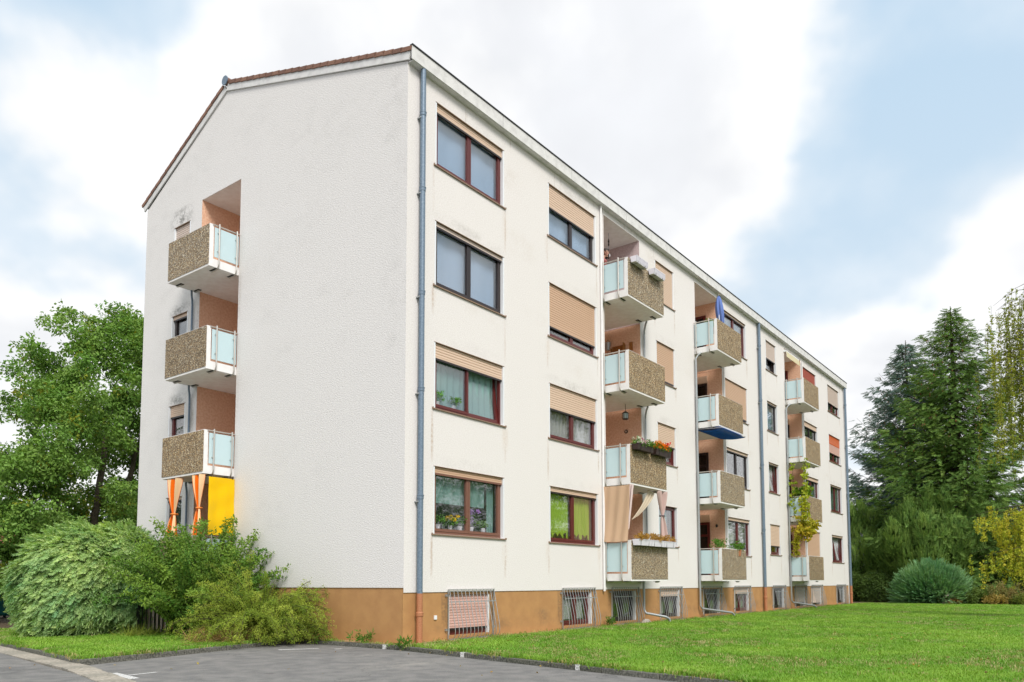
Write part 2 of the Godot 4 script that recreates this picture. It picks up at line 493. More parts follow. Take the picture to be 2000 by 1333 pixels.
func add_detail(m: StandardMaterial3D, b: PackedByteArray, w: int, h: int):
	m.detail_enabled = true
	m.detail_uv_layer = BaseMaterial3D.DETAIL_UV_2
	m.detail_blend_mode = BaseMaterial3D.BLEND_MODE_MIX
	m.detail_albedo = ImageTexture.create_from_image(Image.create_from_data(w, h, false, Image.FORMAT_RGBA8, b))

# ------------------------------------------------------------------ building
func on_facade(u: float, y: float, w: float) -> Vector3: return Vector3(u, y, w)
func on_gable(u: float, y: float, w: float) -> Vector3: return Vector3(-w, y, -u)

func fbox(st: SurfaceTool, f: Callable, u0: float, y0: float, w0: float, u1: float, y1: float, w1: float):
	box(st, f.call(u0, y0, w0), f.call(u1, y1, w1))

func wall_sheet(st: SurfaceTool, f: Callable, u0: float, u1: float, y0: float, y1: float, w: float, holes: Array, size: Vector2, y_base := 0.0, reveal := 0.0):
	# a wall in the plane w with rectangular holes [u0, u1, y0, y1]; size maps the dirt
	var us := [u0, u1]; var ys := [y0, y1]
	for q in holes:
		for v in [q[0], q[1]]:
			if v > u0 and v < u1 and not us.has(v): us.append(v)
		for v in [q[2], q[3]]:
			if v > y0 and v < y1 and not ys.has(v): ys.append(v)
	us.sort(); ys.sort()
	var nrm: Vector3 = f.call(0.0, 0.0, 1.0)
	var uv := func(u, y): return Vector2(u / size.x, 1.0 - (y - y_base) / size.y)
	for i in us.size() - 1:
		for j in ys.size() - 1:
			var cu: float = (us[i] + us[i + 1]) / 2; var cy: float = (ys[j] + ys[j + 1]) / 2
			var inside := false
			for q in holes:
				if cu > q[0] and cu < q[1] and cy > q[2] and cy < q[3]: inside = true
			if inside: continue
			var t := [uv.call(us[i], ys[j]), uv.call(us[i + 1], ys[j]), uv.call(us[i + 1], ys[j + 1]), uv.call(us[i], ys[j + 1])]
			quad(st, f.call(us[i], ys[j], w), f.call(us[i + 1], ys[j], w), f.call(us[i + 1], ys[j + 1], w), f.call(us[i], ys[j + 1], w), nrm, t, t)
	if reveal > 0.0:
		for q in holes:
			if q.size() > 4: continue
			var t := [uv.call(q[0], q[2]), uv.call(q[0], q[2]), uv.call(q[0], q[2]), uv.call(q[0], q[2])]
			var du: Vector3 = f.call(1.0, 0.0, 0.0)
			for e in [[q[0], du], [q[1], -du]]:
				quad(st, f.call(e[0], q[2], w), f.call(e[0], q[3], w), f.call(e[0], q[3], w - reveal), f.call(e[0], q[2], w - reveal), e[1], t, t)
			for e in [[q[2], Vector3.UP], [q[3], Vector3.DOWN]]:
				quad(st, f.call(q[0], e[0], w), f.call(q[1], e[0], w), f.call(q[1], e[0], w - reveal), f.call(q[0], e[0], w - reveal), e[1], t, t)

func shutter_mesh(f: Callable, u0: float, u1: float, y0: float, y1: float, w: float) -> SurfaceTool:
	var st := mb()
	var n := maxi(1, int(round((y1 - y0) / 0.062)))
	var nrm: Vector3 = f.call(0.0, 0.0, 1.0)
	for i in n:
		var a := lerpf(y0, y1, float(i) / n); var c := lerpf(y0, y1, float(i + 1) / n)
		var prof := [[a, -0.010], [a + 0.006, 0.0], [lerpf(a, c, 0.35), 0.004], [lerpf(a, c, 0.7), 0.003], [c - 0.005, -0.002], [c, -0.010]]
		for k in 5:
			var d := Vector2(prof[k + 1][0] - prof[k][0], prof[k + 1][1] - prof[k][1])
			var nn := (nrm * d.x - Vector3.UP * d.y).normalized()
			quad(st, f.call(u0, prof[k][0], w + prof[k][1]), f.call(u1, prof[k][0], w + prof[k][1]), f.call(u1, prof[k + 1][0], w + prof[k + 1][1]), f.call(u0, prof[k + 1][0], w + prof[k + 1][1]), nn)
	fbox(st, f, u0, y0 - 0.03, w - 0.014, u1, y0, w + 0.006)
	return st

func window(f: Callable, u0: float, u1: float, y0: float, y1: float, o: Dictionary, called := "window"):
	# frame (the part itself) > sash, pane, roller_shutter, shutter_bar, guide_rail, sill
	var fm: Material = M[o.get("frame", "frame_dark")]
	var st := mb()
	var back := -0.15; var front := -0.085
	var a := u0 + 0.045; var c := u1 - 0.045; var e := 0.05
	fbox(st, f, a, y0, back, a + e, y1, front)
	fbox(st, f, c - e, y0, back, c, y1, front)
	fbox(st, f, a + e, y0, back, c - e, y0 + e + 0.01, front)
	fbox(st, f, a + e, y1 - e, back, c - e, y1, front)
	var win := build(st, called, fm, building)
	var n: int = o.get("n", 2)
	var iu0 := a + e + 0.004; var iu1 := c - e - 0.004
	var iy0 := y0 + e + 0.014; var iy1 := y1 - e - 0.004
	var tilt: Array = o.get("tilt", [])
	for i in n:
		var s0 := lerpf(iu0, iu1, float(i) / n) + (0.004 if i > 0 else 0.0)
		var s1 := lerpf(iu0, iu1, float(i + 1) / n) - (0.004 if i < n - 1 else 0.0)
		var sw := 0.062
		var sst := mb()
		fbox(sst, f, s0, iy0, back + 0.005, s0 + sw, iy1, front + 0.012)
		fbox(sst, f, s1 - sw, iy0, back + 0.005, s1, iy1, front + 0.012)
		fbox(sst, f, s0 + sw, iy0, back + 0.005, s1 - sw, iy0 + sw, front + 0.012)
		fbox(sst, f, s0 + sw, iy1 - sw, back + 0.005, s1 - sw, iy1, front + 0.012)
		var sash := build(sst, "sash", fm, win)
		var pst := mb()
		for zz in [-0.105, -0.109, -0.121, -0.125]:   # double glazing: two panes with two faces each
			quad(pst, f.call(s0 + sw, iy0 + sw, zz), f.call(s1 - sw, iy0 + sw, zz), f.call(s1 - sw, iy1 - sw, zz), f.call(s0 + sw, iy1 - sw, zz), f.call(0.0, 0.0, 1.0))
		var pane := build(pst, "pane", M.glass, win)
		if i in tilt:
			var pv := Vector3(0, iy0, -0.12)
			var t := Transform3D(Basis(Vector3.RIGHT, -0.11), Vector3.ZERO)
			t.origin = pv - t.basis * pv - Vector3(0, 0, 0.04)
			sash.transform = t; pane.transform = t
	var sh: float = o.get("shutter", 0.05)
	if sh > 0.0:
		var yb := y1 - (y1 - y0) * sh
		build(shutter_mesh(f, u0 + 0.05, u1 - 0.05, yb, y1 - 0.004, -0.04), "roller_shutter", M[o.get("tone", "shutter")], win)
		if o.has("tone2"):
			build(shutter_mesh(f, u0 + 0.052, u1 - 0.052, lerpf(yb, y1, 0.5), y1 - 0.006, -0.034), "roller_shutter", M[o.tone2], win)
		st = mb()
		fbox(st, f, u0 + 0.05, yb - 0.075, -0.06, u1 - 0.05, yb - 0.032, -0.035)
		build(st, "shutter_bar", M.frame_dark if o.get("frame", "") != "frame_brown" else M.frame_brown, win)
	for q in [[u0 + 0.002, u0 + 0.045], [u1 - 0.045, u1 - 0.002]]:
		st = mb()
		fbox(st, f, q[0], y0, -0.145, q[1], y1, 0.004)
		build(st, "guide_rail", M.white_pvc, win)
	if o.get("sill", true):
		st = mb()
		fbox(st, f, u0 - 0.045, y0 - 0.032, -0.08, u1 + 0.045, y0 - 0.006, 0.038)
		fbox(st, f, u0 - 0.047, y0 - 0.033, 0.0, u0 - 0.034, y0 + 0.015, 0.040)
		fbox(st, f, u1 + 0.034, y0 - 0.033, 0.0, u1 + 0.047, y0 + 0.015, 0.040)
		build(st, "sill", M.sill, win)
	st = mb()
	fbox(st, f, u0 + 0.003, y1 - 0.012, -0.08, u1 - 0.003, y1 - 0.001, 0.012)
	build(st, "head_strip", M.sill, win)
	return win

func balcony(f: Callable, u0: float, u1: float, top: float, bottom: float, d: float, inner: float):
	# slab (the part itself) > front_panel, panel_edge, glass_panel, handrail, post, bracket_plate, kerb
	var slab_y := bottom + 0.15
	var st := mb()
	fbox(st, f, u0, bottom, inner, u1, slab_y, d - 0.13)
	fbox(st, f, u0, bottom - 0.002, d - 0.13, u1, bottom + 0.05, d - 0.012)
	var slab := build(st, "balcony", M.soffit, building)
	for q in [[u0 - 0.003, u0 + 0.07], [u1 - 0.07, u1 + 0.003]]:
		st = mb()
		fbox(st, f, q[0], bottom + 0.003, 0.003, q[1], bottom + 0.21, d - 0.13)
		build(st, "kerb", M.concrete_white, slab)
	st = mb()
	fbox(st, f, u0 - 0.004, bottom + 0.003, d - 0.13, u1 + 0.004, top, d - 0.02)
	build(st, "parapet", M.concrete_white, slab)
	st = mb()
	fbox(st, f, u0 + 0.012, bottom + 0.05, d - 0.019, u1 - 0.012, top - 0.018, d)
	build(st, "pebble_panel", M["pebble_%d" % (rng.randi() % 3)], slab)
	for side in [0, 1]:
		var ue: float = u0 if side == 0 else u1
		var s: float = -1.0 if side == 0 else 1.0
		st = mb()
		fbox(st, f, ue - 0.008 + s * 0.012, bottom + 0.26, 0.03, ue + 0.008 + s * 0.012, top - 0.07, d - 0.15)
		build(st, "glass_panel", M.frosted, slab)
		st = mb()
		tube(st, [f.call(ue + s * 0.02, top - 0.015, -0.05 if side == 0 else 0.01), f.call(ue + s * 0.02, top - 0.015, d - 0.1)], 0.018, 8)
		build(st, "handrail", M.steel, slab)
		for w in [0.10, 0.60]:
			st = mb()
			var pts := [f.call(ue + s * 0.055, top + 0.03, w), f.call(ue + s * 0.055, bottom + 0.11, w)]
			for k in 5:
				var an := PI / 2 * (k + 1) / 5.0
				pts.append(f.call(ue + s * (0.055 - 0.13 * (1 - cos(an))), bottom + 0.11 - 0.14 * sin(an), w))
			pts.append(f.call(ue - s * 0.26, bottom - 0.03, w))
			tube(st, pts, 0.021, 8)
			for y in [bottom + 0.42, top - 0.2]:
				tube(st, [f.call(ue + s * 0.05, y, w + 0.03), f.call(ue - s * 0.01, y, w + 0.03)], 0.012, 6)
			build(st, "post", M.steel, slab)
			st = mb()
			fbox(st, f, ue - s * 0.04, bottom - 0.012, w - 0.05, ue - s * 0.30, bottom - 0.002, w + 0.05)
			build(st, "bracket_plate", M.steel_dark, slab)
	return slab

func downpipe(x: float, z: float, top: float, foot: float, r: float, m: Material, joints: Array, foot_m: Material = null):
	var st := mb()
	tube(st, [Vector3(x, top, z), Vector3(x, foot if foot_m == null else 1.03, z)], r, 14)
	var p := build(st, "downpipe", m, building)
	for y in joints:
		st = mb()
		lathe(st, Vector3(x, y, z), [[r, 0], [r + 0.008, 0.01], [r + 0.010, 0.07], [r + 0.016, 0.075], [r + 0.016, 0.095], [r, 0.1]], 14)
		build(st, "pipe_collar", m, p)
		st = mb()
		box(st, Vector3(x - r - 0.02, y - 0.06, 0.002), Vector3(x + r + 0.02, y - 0.035, z + 0.01))
		build(st, "pipe_clamp", M.galvanised, p)
	if foot_m:
		st = mb()
		tube(st, [Vector3(x, 1.029, z), Vector3(x, foot, z)], r * 1.08, 14)
		lathe(st, Vector3(x, 0.55, z), [[r * 1.08, 0], [r * 1.3, 0.01], [r * 1.32, 0.08], [r * 1.08, 0.1]], 14)
		build(st, "pipe_foot", foot_m, p)

func drain(pts: Array, r: float, m: Material):
	var st := mb()
	tube(st, pts, r, 10)
	build(st, "drain_pipe", m, building)

func obox(st: SurfaceTool, t: Transform3D, h: Vector3):
	var v := func(i, j, k): return t * Vector3(h.x * i, h.y * j, h.z * k)
	for s in [-1, 1]:
		quad(st, v.call(s, -1, -1), v.call(s, 1, -1), v.call(s, 1, 1), v.call(s, -1, 1), t.basis.x.normalized() * s)
		quad(st, v.call(-1, s, -1), v.call(1, s, -1), v.call(1, s, 1), v.call(-1, s, 1), t.basis.y.normalized() * s)
		quad(st, v.call(-1, -1, s), v.call(1, -1, s), v.call(1, 1, s), v.call(-1, 1, s), t.basis.z.normalized() * s)

func slope_xf(a: Vector3, b: Vector3, t: float, lift: float, x: float) -> Transform3D:
	# x runs along the ridge, y is the roof's normal
	var x_ := Vector3.RIGHT
	var y := (b - a).normalized().cross(x_)
	if y.y < 0: y = -y
	var z := x_.cross(y)
	return Transform3D(Basis(x_, y, z), a.lerp(b, t) + y * lift + Vector3(x, 0, 0))

func make_building():
	building = thing("apartment_building", "long four-storey cream apartment block with pebble-panelled balconies and brown plinth", "building")
	# --- walls
	var holes := []
	for q in facade_windows: holes.append([q[2], q[3], q[4], q[5]])
	for q in loggias: holes.append([q[0], q[1], 1.30, 12.29, 1])
	var size := Vector2(FACADE_LENGTH, EAVE)
	var st := mb()
	wall_sheet(st, on_facade, 0.0, FACADE_LENGTH, 1.05, EAVE + 0.1, 0.0, holes, size, 0.0, 0.3)
	build(st, "facade_wall", M.facade, building)
	st = mb()
	wall_sheet(st, on_facade, 0.3, FACADE_LENGTH - 0.3, 0.0, EAVE, -0.3, holes + basement.map(func(g): return [g[0], g[1], 0.10, 1.0, 1]), size)
	box(st, Vector3(0.31, 1.002, -0.29), Vector3(FACADE_LENGTH - 0.3, 1.049, -0.022))
	build(st, "inner_wall", M.room, building)
	var gholes := [[6.19, 8.05, 1.35, 11.9, 1]]
	var gtops := [3.65, 6.26, 8.87, 11.49]
	for t in gtops: gholes.append([8.62, 9.50, t - 1.42, t])
	st = mb()
	var gs := Vector2(DEPTH, 14.7)
	wall_sheet(st, on_gable, 0.0, DEPTH, 1.15, EAVE, 0.0, gholes, gs, 0.0, 0.3)
	var tp := [Vector3(0, EAVE, 0), Vector3(0, RIDGE_Y, RIDGE_Z), Vector3(0, EAVE, -DEPTH)]
	for q in [0, 2, 1]:
		st.set_normal(Vector3.LEFT)
		st.set_uv2(Vector2(-tp[q].z / gs.x, 1.0 - tp[q].y / gs.y))
		st.add_vertex(tp[q])
	build(st, "gable_wall", M.gable, building)
	st = mb()
	for q in [Vector3(FACADE_LENGTH, EAVE, 0), Vector3(FACADE_LENGTH, RIDGE_Y, RIDGE_Z), Vector3(FACADE_LENGTH, EAVE, -DEPTH)]:
		st.set_normal(Vector3.RIGHT)
		st.set_uv2(Vector2.ZERO)
		st.add_vertex(q)
	box(st, Vector3(FACADE_LENGTH - 0.25, 0, -0.001), Vector3(FACADE_LENGTH - 0.001, EAVE, -DEPTH))
	box(st, Vector3(0.002, 0, -DEPTH + 0.25), Vector3(FACADE_LENGTH - 0.25, EAVE, -DEPTH))
	build(st, "rear_wall", M.gable, building)
	# --- plinth
	st = mb()
	var bh := []
	for g in basement: bh.append([g[0], g[1], 0.10, 1.0])
	wall_sheet(st, on_facade, -0.0, FACADE_LENGTH, -0.4, 1.05, -0.02, bh, Vector2(FACADE_LENGTH, 1.3), 0.0, 0.28)
	build(st, "plinth", M.plinth, building)
	st = mb()
	box(st, Vector3(0.02, -0.4, -0.021), Vector3(0.3, 1.15, -DEPTH + 0.02))
	build(st, "gable_plinth", M.plinth, building)
	# --- rooms behind the windows
	st = mb()
	for k in 5:
		var y := 1.02 + 2.75 * k
		box(st, Vector3(2.0, y, -1.95), Vector3(FACADE_LENGTH - 0.3, y + 0.22, -10.8))
		box(st, Vector3(0.3, y, -1.95), Vector3(2.0, y + 0.22, -5.9))
		box(st, Vector3(0.3, y, -8.3), Vector3(2.0, y + 0.22, -10.8))
		var xs := [0.3, 8.0, 10.6, 14.5, 17.3, 24.56, 27.4, FACADE_LENGTH - 0.3]
		for i in range(0, 8, 2):
			box(st, Vector3(xs[i], y, -0.31), Vector3(xs[i + 1], y + 0.22, -1.95))
	box(st, Vector3(0.3, 0.0, -4.6), Vector3(FACADE_LENGTH - 0.3, EAVE, -4.75))
	for x in [4.5, 14.2, 21.0, 31.0]: box(st, Vector3(x, 0, -0.31), Vector3(x + 0.12, EAVE, -4.6))
	build(st, "room_wall", M.room, building)
	# --- loggia shells
	for li in 3:
		var x0: float = loggias[li][0]; var x1: float = loggias[li][1]
		st = mb()
		box(st, Vector3(x0 - 0.12, 12.29, -0.003), Vector3(x1 + 0.12, 12.4, -1.8))
		var shell := build(st, "loggia", M.soffit, building)
		st = mb()
		box(st, Vector3(x0 - 0.12, 1.3, -0.003), Vector3(x0, 12.288, -1.8))
		build(st, "side_wall", M.orange, shell)
		for k in 4:
			var yb := 1.44 + 2.75 * k; var yt := 1.29 + 2.75 * (k + 1)
			var m: Material = M.lilac if (li == 0 and k == 3) else M.orange
			st = mb()
			box(st, Vector3(x1, yb - 0.14, -0.003), Vector3(x1 + 0.12, yt, -1.8))
			build(st, "side_wall", m, shell)
			st = mb()
			box(st, Vector3(x0, yb - 0.14, -1.7), Vector3(x1, yt, -1.8))
			build(st, "back_wall", m, shell)
			if li > 0:
				# door with a fanlight, set on the far side wall
				st = mb()
				var dx := x1 - 0.05
				var zf := -0.62; var zb := -1.55; var dt := yb + 2.14
				for z in [zf, zb + 0.09]: box(st, Vector3(dx, yb, z), Vector3(x1 - 0.001, dt, z - 0.09))
				for y in [yb, yb + 1.58, dt - 0.09]: box(st, Vector3(dx, y, zf - 0.09), Vector3(x1 - 0.001, y + 0.09, zb + 0.09))
				var door := build(st, "balcony_door", M.frame_red if k in [0, 3] else M.frame_dark, shell)
				st = mb()
				for q in [[yb + 0.09, yb + 1.58], [yb + 1.67, dt - 0.09]]:
					box(st, Vector3(dx + 0.025, q[0], zf - 0.09), Vector3(dx + 0.03, q[1], zb + 0.09))
				build(st, "door_glass", M.door_glass if M.has("door_glass") else M.frame_dark, shell)
				if k in [0, 2]:
					st = mb()
					box(st, Vector3(dx - 0.02, dt + 0.02, zf + 0.02), Vector3(x1 - 0.002, dt + 0.3, zb))
					build(st, "shutter_box", M.shutter if k == 2 else M.shutter_tan, shell)
	st = mb()
	box(st, Vector3(0.003, 11.9, -6.07), Vector3(1.8, 12.0, -8.17))
	var gl := build(st, "loggia", M.soffit, building)
	st = mb()
	box(st, Vector3(0.003, 1.3, -8.05), Vector3(1.8, 11.899, -8.17))
	build(st, "side_wall", M.orange, gl)
	st = mb()
	box(st, Vector3(0.003, 1.3, -6.07), Vector3(1.8, 11.899, -6.19))
	build(st, "side_wall", M.orange, gl)
	st = mb()
	box(st, Vector3(1.7, 1.3, -6.19), Vector3(1.8, 11.899, -8.05))
	build(st, "back_wall", M.orange, gl)
	# --- roof
	st = mb()
	var hw := FACADE_LENGTH / 2
	var lo := Vector3(0, EAVE, 0.06); var hi := Vector3(0, RIDGE_Y, RIDGE_Z); var lo2 := Vector3(0, EAVE, -DEPTH - 0.12)
	for q in [[lo, hi], [lo2, hi]]:
		var ln: float = (q[1] - q[0]).length()
		obox(st, slope_xf(q[0], q[1], 0.5, 0.14, hw), Vector3(hw, 0.04, ln / 2 - 0.06))
	var roof := build(st, "roof", M.trim_dark, building)
	# rows of tiles; the ones at the verge are tiles of their own
	var tile_mesh := mb()
	cbox(tile_mesh, Vector3(-0.052, -0.015, -0.17), Vector3(0.30, 0.025, 0.17), 0.008)
	cbox(tile_mesh, Vector3(-0.068, -0.075, -0.17), Vector3(-0.046, 0.026, 0.17), 0.006)
	var tmesh := tile_mesh.commit()
	var rows := mb()
	for q in [[lo, hi, 25], [lo2, hi, 16]]:
		for i in q[2]:
			var t: float = (i + 0.5) / q[2] * 0.985
			var xf := slope_xf(q[0], q[1], t, 0.235 + rng.randf_range(-0.004, 0.004), 0.0)
			xf.basis = xf.basis.rotated(Vector3.RIGHT, (-0.055 if q[0].z > -5 else 0.055) + rng.randf_range(-0.008, 0.008))
			put(tmesh, "verge_tile", [M.tile, M.tile_b, M.tile_c][rng.randi() % 3], roof, xf)
			var row := slope_xf(q[0], q[1], t, 0.225, hw + 0.15)
			row.basis = row.basis.rotated(Vector3.RIGHT, -0.055 if q[0].z > -5 else 0.055)
			obox(rows, row, Vector3(hw - 0.16, 0.018, 0.165))
	var rw := build(rows, "tile_rows", M.tile, roof)
	rw.set_meta("kind", "stuff")
	st = mb()
	tube(st, [Vector3(-0.09, RIDGE_Y + 0.25, RIDGE_Z), Vector3(FACADE_LENGTH, RIDGE_Y + 0.25, RIDGE_Z)], 0.11, 12)
	build(st, "ridge_tile", M.tile_b, roof)
	st = mb()
	tube(st, [Vector3(-0.11, RIDGE_Y + 0.25, RIDGE_Z), Vector3(-0.088, RIDGE_Y + 0.25, RIDGE_Z)], 0.13, 16)
	build(st, "ridge_cap", M.zinc, roof)
	# verge boards and the eaves fascia
	for q in [[lo, hi], [lo2, hi]]:
		st = mb()
		var ln: float = (q[1] - q[0]).length()
		obox(st, slope_xf(q[0], q[1], 0.5, 0.085, -0.022), Vector3(0.02, 0.092, ln / 2 - 0.0))
		build(st, "verge_board", M.fascia, building)
	st = mb()
	box(st, Vector3(-0.043, 12.47, 0.145), Vector3(FACADE_LENGTH + 0.12, 12.77, 0.165))
	box(st, Vector3(0.0, 12.46, 0.001), Vector3(FACADE_LENGTH + 0.12, 12.475, 0.145))
	box(st, Vector3(FACADE_LENGTH + 0.1, 12.476, 0.0), Vector3(FACADE_LENGTH + 0.12, 12.77, 0.145))
	build(st, "fascia_board", M.fascia, building)
	st = mb()
	box(st, Vector3(-0.05, 12.772, 0.10), Vector3(FACADE_LENGTH + 0.13, 12.80, 0.185))
	build(st, "gutter_edge", M.trim_dark, building)
	for x in [3.1, 6.2, 9.3, 12.4, 15.5, 18.6, 21.7, 24.8, 27.9, 31.0, 34.1]:
		st = mb()
		box(st, Vector3(x, 12.47, 0.1652), Vector3(x + 0.006, 12.77, 0.1665))
		build(st, "board_joint", M.trim_dark, building)
	# --- windows
	for q in facade_windows: window(on_facade, q[2], q[3], q[4], q[5], q[6])
	var gopt := [{"n": 1, "shutter": 0.04}, {"n": 1, "shutter": 0.2, "frame": "frame_red"}, {"n": 1, "shutter": 0.05}, {"n": 1, "shutter": 1.0, "tone": "shutter_grey"}]
	for k in 4: window(on_gable, 8.62, 9.50, gtops[k] - 1.42, gtops[k], gopt[k])
	var bopt := [{"shutter": 0.8, "tone": "shutter_pink", "frame": "frame_red"}, {"shutter": 0.0, "frame": "frame_red"}, {"shutter": 0.0}, {"shutter": 0.2}, {"shutter": 0.0}, {"shutter": 0.2, "frame": "frame_red"}, {"shutter": 0.0}, {"shutter": 0.75, "tone": "shutter_grey"}, {"shutter": 0.85, "tone": "shutter_grey"}, {"shutter": 0.0}]
	for i in 10:
		bopt[i].sill = false
		window(func(u, y, w): return Vector3(u, y, w - 0.02), basement[i][0], basement[i][1], 0.10, 1.0, bopt[i], "basement_window")
		grille(basement[i][0], basement[i][1])
	# --- balconies
	for li in 3:
		var x0: float = [8.03, 14.57, 24.68][li]
		for k in 4: balcony(on_facade, x0, x0 + 2.28, 2.45 + 2.75 * k, 1.29 + 2.75 * k, 0.9, -1.7)
	for k in 4:
		balcony(on_gable, 6.2, 8.17, 2.43 + 2.65 * k, 1.325 + 2.65 * k, 0.86, -1.7)
	# --- pipes
	downpipe(0.37, 0.10, 12.47, -0.1, 0.062, M.zinc, [11.4, 9.7, 7.4, 5.3, 3.0], M.pipe_brown)
	downpipe(21.11, 0.10, 12.47, -0.1, 0.062, M.zinc, [11.4, 9.0, 6.2, 3.4], M.pipe_brown)
	downpipe(35.18, 0.10, 12.47, -0.1, 0.062, M.zinc, [11.4, 9.0, 6.2, 3.4], M.pipe_brown)
	st = mb()
	box(st, Vector3(0.452, 1.06, 0.001), Vector3(0.482, 12.3, 0.022))
	build(st, "cable_duct", M.white_pvc, building)
	downpipe(7.95, 0.045, 12.47, 1.0, 0.036, M.concrete_white, [])
	for k in 3:
		var yb := 1.29 + 2.75 * (k + 1)
		drain([Vector3(10.30, yb - 0.01, 0.3), Vector3(10.36, yb - 0.1, 0.22), Vector3(10.56, yb - 0.22, 0.07), Vector3(10.58, yb - 0.35, 0.06), Vector3(10.58, 1.40 + 2.75 * k, 0.06)], 0.03, M.galvanised)
	drain([Vector3(10.2, 1.30, 0.12), Vector3(10.2, 0.42, 0.12), Vector3(10.24, 0.3, 0.16), Vector3(10.7, 0.18, 0.6), Vector3(10.78, 0.12, 0.68), Vector3(10.8, -0.02, 0.7)], 0.04, M.galvanised)
	for x in [14.50, 24.60]:
		drain([Vector3(x + 0.1, 9.56, 0.25), Vector3(x + 0.02, 9.46, 0.16), Vector3(x, 9.35, 0.08), Vector3(x, 0.42, 0.08), Vector3(x + 0.05, 0.32, 0.12), Vector3(x + 1.2, 0.15, 0.75), Vector3(x + 1.28, 0.08, 0.8), Vector3(x + 1.3, -0.02, 0.82)], 0.038, M.galvanised)
		drain([Vector3(x + 2.7, 12.2, 0.05), Vector3(x + 2.7, 1.2, 0.05)], 0.028, M.concrete_white)
	for k in 3:
		var yb := 1.325 + 2.65 * (k + 1)
		drain([Vector3(-0.2, yb - 0.01, -8.12), Vector3(-0.15, yb - 0.1, -8.2), Vector3(-0.06, yb - 0.2, -8.32), Vector3(-0.05, yb - 0.35, -8.33), Vector3(-0.05, yb - 2.6, -8.33)], 0.028, M.zinc)
	st = mb()
	cbox(st, Vector3(0.92, 0.46, -0.02), Vector3(1.0, 0.55, 0.012), 0.006)
	build(st, "socket_box", M.white_pvc, building)

func grille(x0: float, x1: float):
	# rails (the part itself) > bar
	var st := mb()
	var a := x0 - 0.05; var b := x1 + 0.10
	box(st, Vector3(a, 1.095, 0.03), Vector3(b, 1.11, 0.075))
	box(st, Vector3(a, -0.0, 0.04), Vector3(b, 0.03, 0.13))
	box(st, Vector3(a, 0.82, 0.105), Vector3(b, 0.84, 0.112))
	for x in [a, b - 0.01]: box(st, Vector3(x, 0.03, 0.02), Vector3(x + 0.01, 1.095, 0.05))
	for x in [a - 0.05, b + 0.02]:
		for y in [0.2, 0.95]: box(st, Vector3(x, y, -0.02), Vector3(x + 0.03, y + 0.05, 0.035))
	var g := build(st, "window_grille", M.galvanised, building)
	st = mb()
	tube(st, [Vector3(0, 1.10, 0.06), Vector3(0, 0.98, 0.08), Vector3(0, 0.36, 0.215), Vector3(0, 0.2, 0.235), Vector3(0, 0.1, 0.225), Vector3(0, 0.045, 0.18), Vector3(0, 0.025, 0.10)], 0.0085, 6)
	var mesh := st.commit()
	var n := 13
	for i in n: put(mesh, "bar", M.galvanised, g, Transform3D(Basis(), Vector3(lerpf(a + 0.02, b - 0.02, i / float(n - 1)), 0, 0)))

func list_windows():
	var yt := 3.79
	var cols := {"A": [0.86, 3.35, 2.31], "B": [5.26, 7.72, 2.31], "C": [11.5, 12.92, 2.45], "D": [17.36, 19.78, 2.31], "E": [22.16, 23.54, 2.45], "G": [27.46, 29.78, 2.31], "F": [31.88, 34.2, 2.31]}
	var o := {
		"A3": {"frame": "frame_red", "shutter": 0.11}, "A2": {"shutter": 0.045, "tone": "shutter_grey"}, "A1": {"frame": "frame_red", "shutter": 0.21, "tilt": [1]}, "A0": {"frame": "frame_brown", "shutter": 0.075, "tone": "shutter_tan"},
		"B3": {"shutter": 0.40}, "B2": {"frame": "frame_red", "shutter": 0.77, "tone": "shutter_tan"}, "B1": {"frame": "frame_red", "shutter": 0.42}, "B0": {"frame": "frame_red", "shutter": 0.07},
		"C3": {"n": 1, "shutter": 0.985}, "C2": {"n": 1, "shutter": 0.9, "tone": "shutter_tan"}, "C1": {"n": 1, "shutter": 0.5, "frame": "frame_red", "tilt": [0]}, "C0": {"n": 1, "shutter": 0.0, "frame": "frame_red"},
		"D3": {"frame": "frame_red", "shutter": 0.03}, "D2": {"shutter": 0.88, "tone": "shutter_tan"}, "D1": {"shutter": 0.05}, "D0": {"frame": "frame_red", "shutter": 0.06},
		"E3": {"n": 1, "shutter": 0.55, "tone": "shutter_grey", "tilt": [0]}, "E2": {"n": 1, "shutter": 0.03}, "E1": {"n": 1, "frame": "frame_red", "shutter": 0.03, "tilt": [0]}, "E0": {"n": 1, "frame": "frame_red", "shutter": 0.68},
		"G3": {"shutter": 0.95, "tone": "shutter_red"}, "G2": {"shutter": 0.14}, "G1": {"frame": "frame_red", "shutter": 0.1}, "G0": {"shutter": 0.95, "tone": "shutter_tan"},
		"F3": {"frame": "frame_red", "shutter": 0.62, "tone": "shutter_grey"}, "F2": {"frame": "frame_red", "shutter": 0.64, "tone": "shutter_pink", "tone2": "shutter_orange"}, "F1": {"frame": "frame_red", "shutter": 0.03}, "F0": {"frame": "frame_red", "shutter": 0.05, "tilt": [0, 1]}}
	for c in cols:
		for k in 4:
			facade_windows.append([c, k, cols[c][0], cols[c][1], cols[c][2] + 2.75 * k, yt + 2.75 * k, o[c + str(k)]])

# ------------------------------------------------------------------ ground
func sheet(st: SurfaceTool, poly: PackedVector2Array, y: float):
	var idx := Geometry2D.triangulate_polygon(poly)
	for i in range(0, idx.size(), 3):
		var a := Vector3(poly[idx[i]].x, y, poly[idx[i]].y); var b := Vector3(poly[idx[i + 1]].x, y, poly[idx[i + 1]].y); var c := Vector3(poly[idx[i + 2]].x, y, poly[idx[i + 2]].y)
		if (c - a).cross(b - a).y < 0:
			var t := b; b = c; c = t
		for v in [a, b, c]:
			st.set_normal(Vector3.UP); st.set_uv2(Vector2((v.x + 12.0) / 16.0, (v.z + 4.0) / 16.0)); st.add_vertex(v)

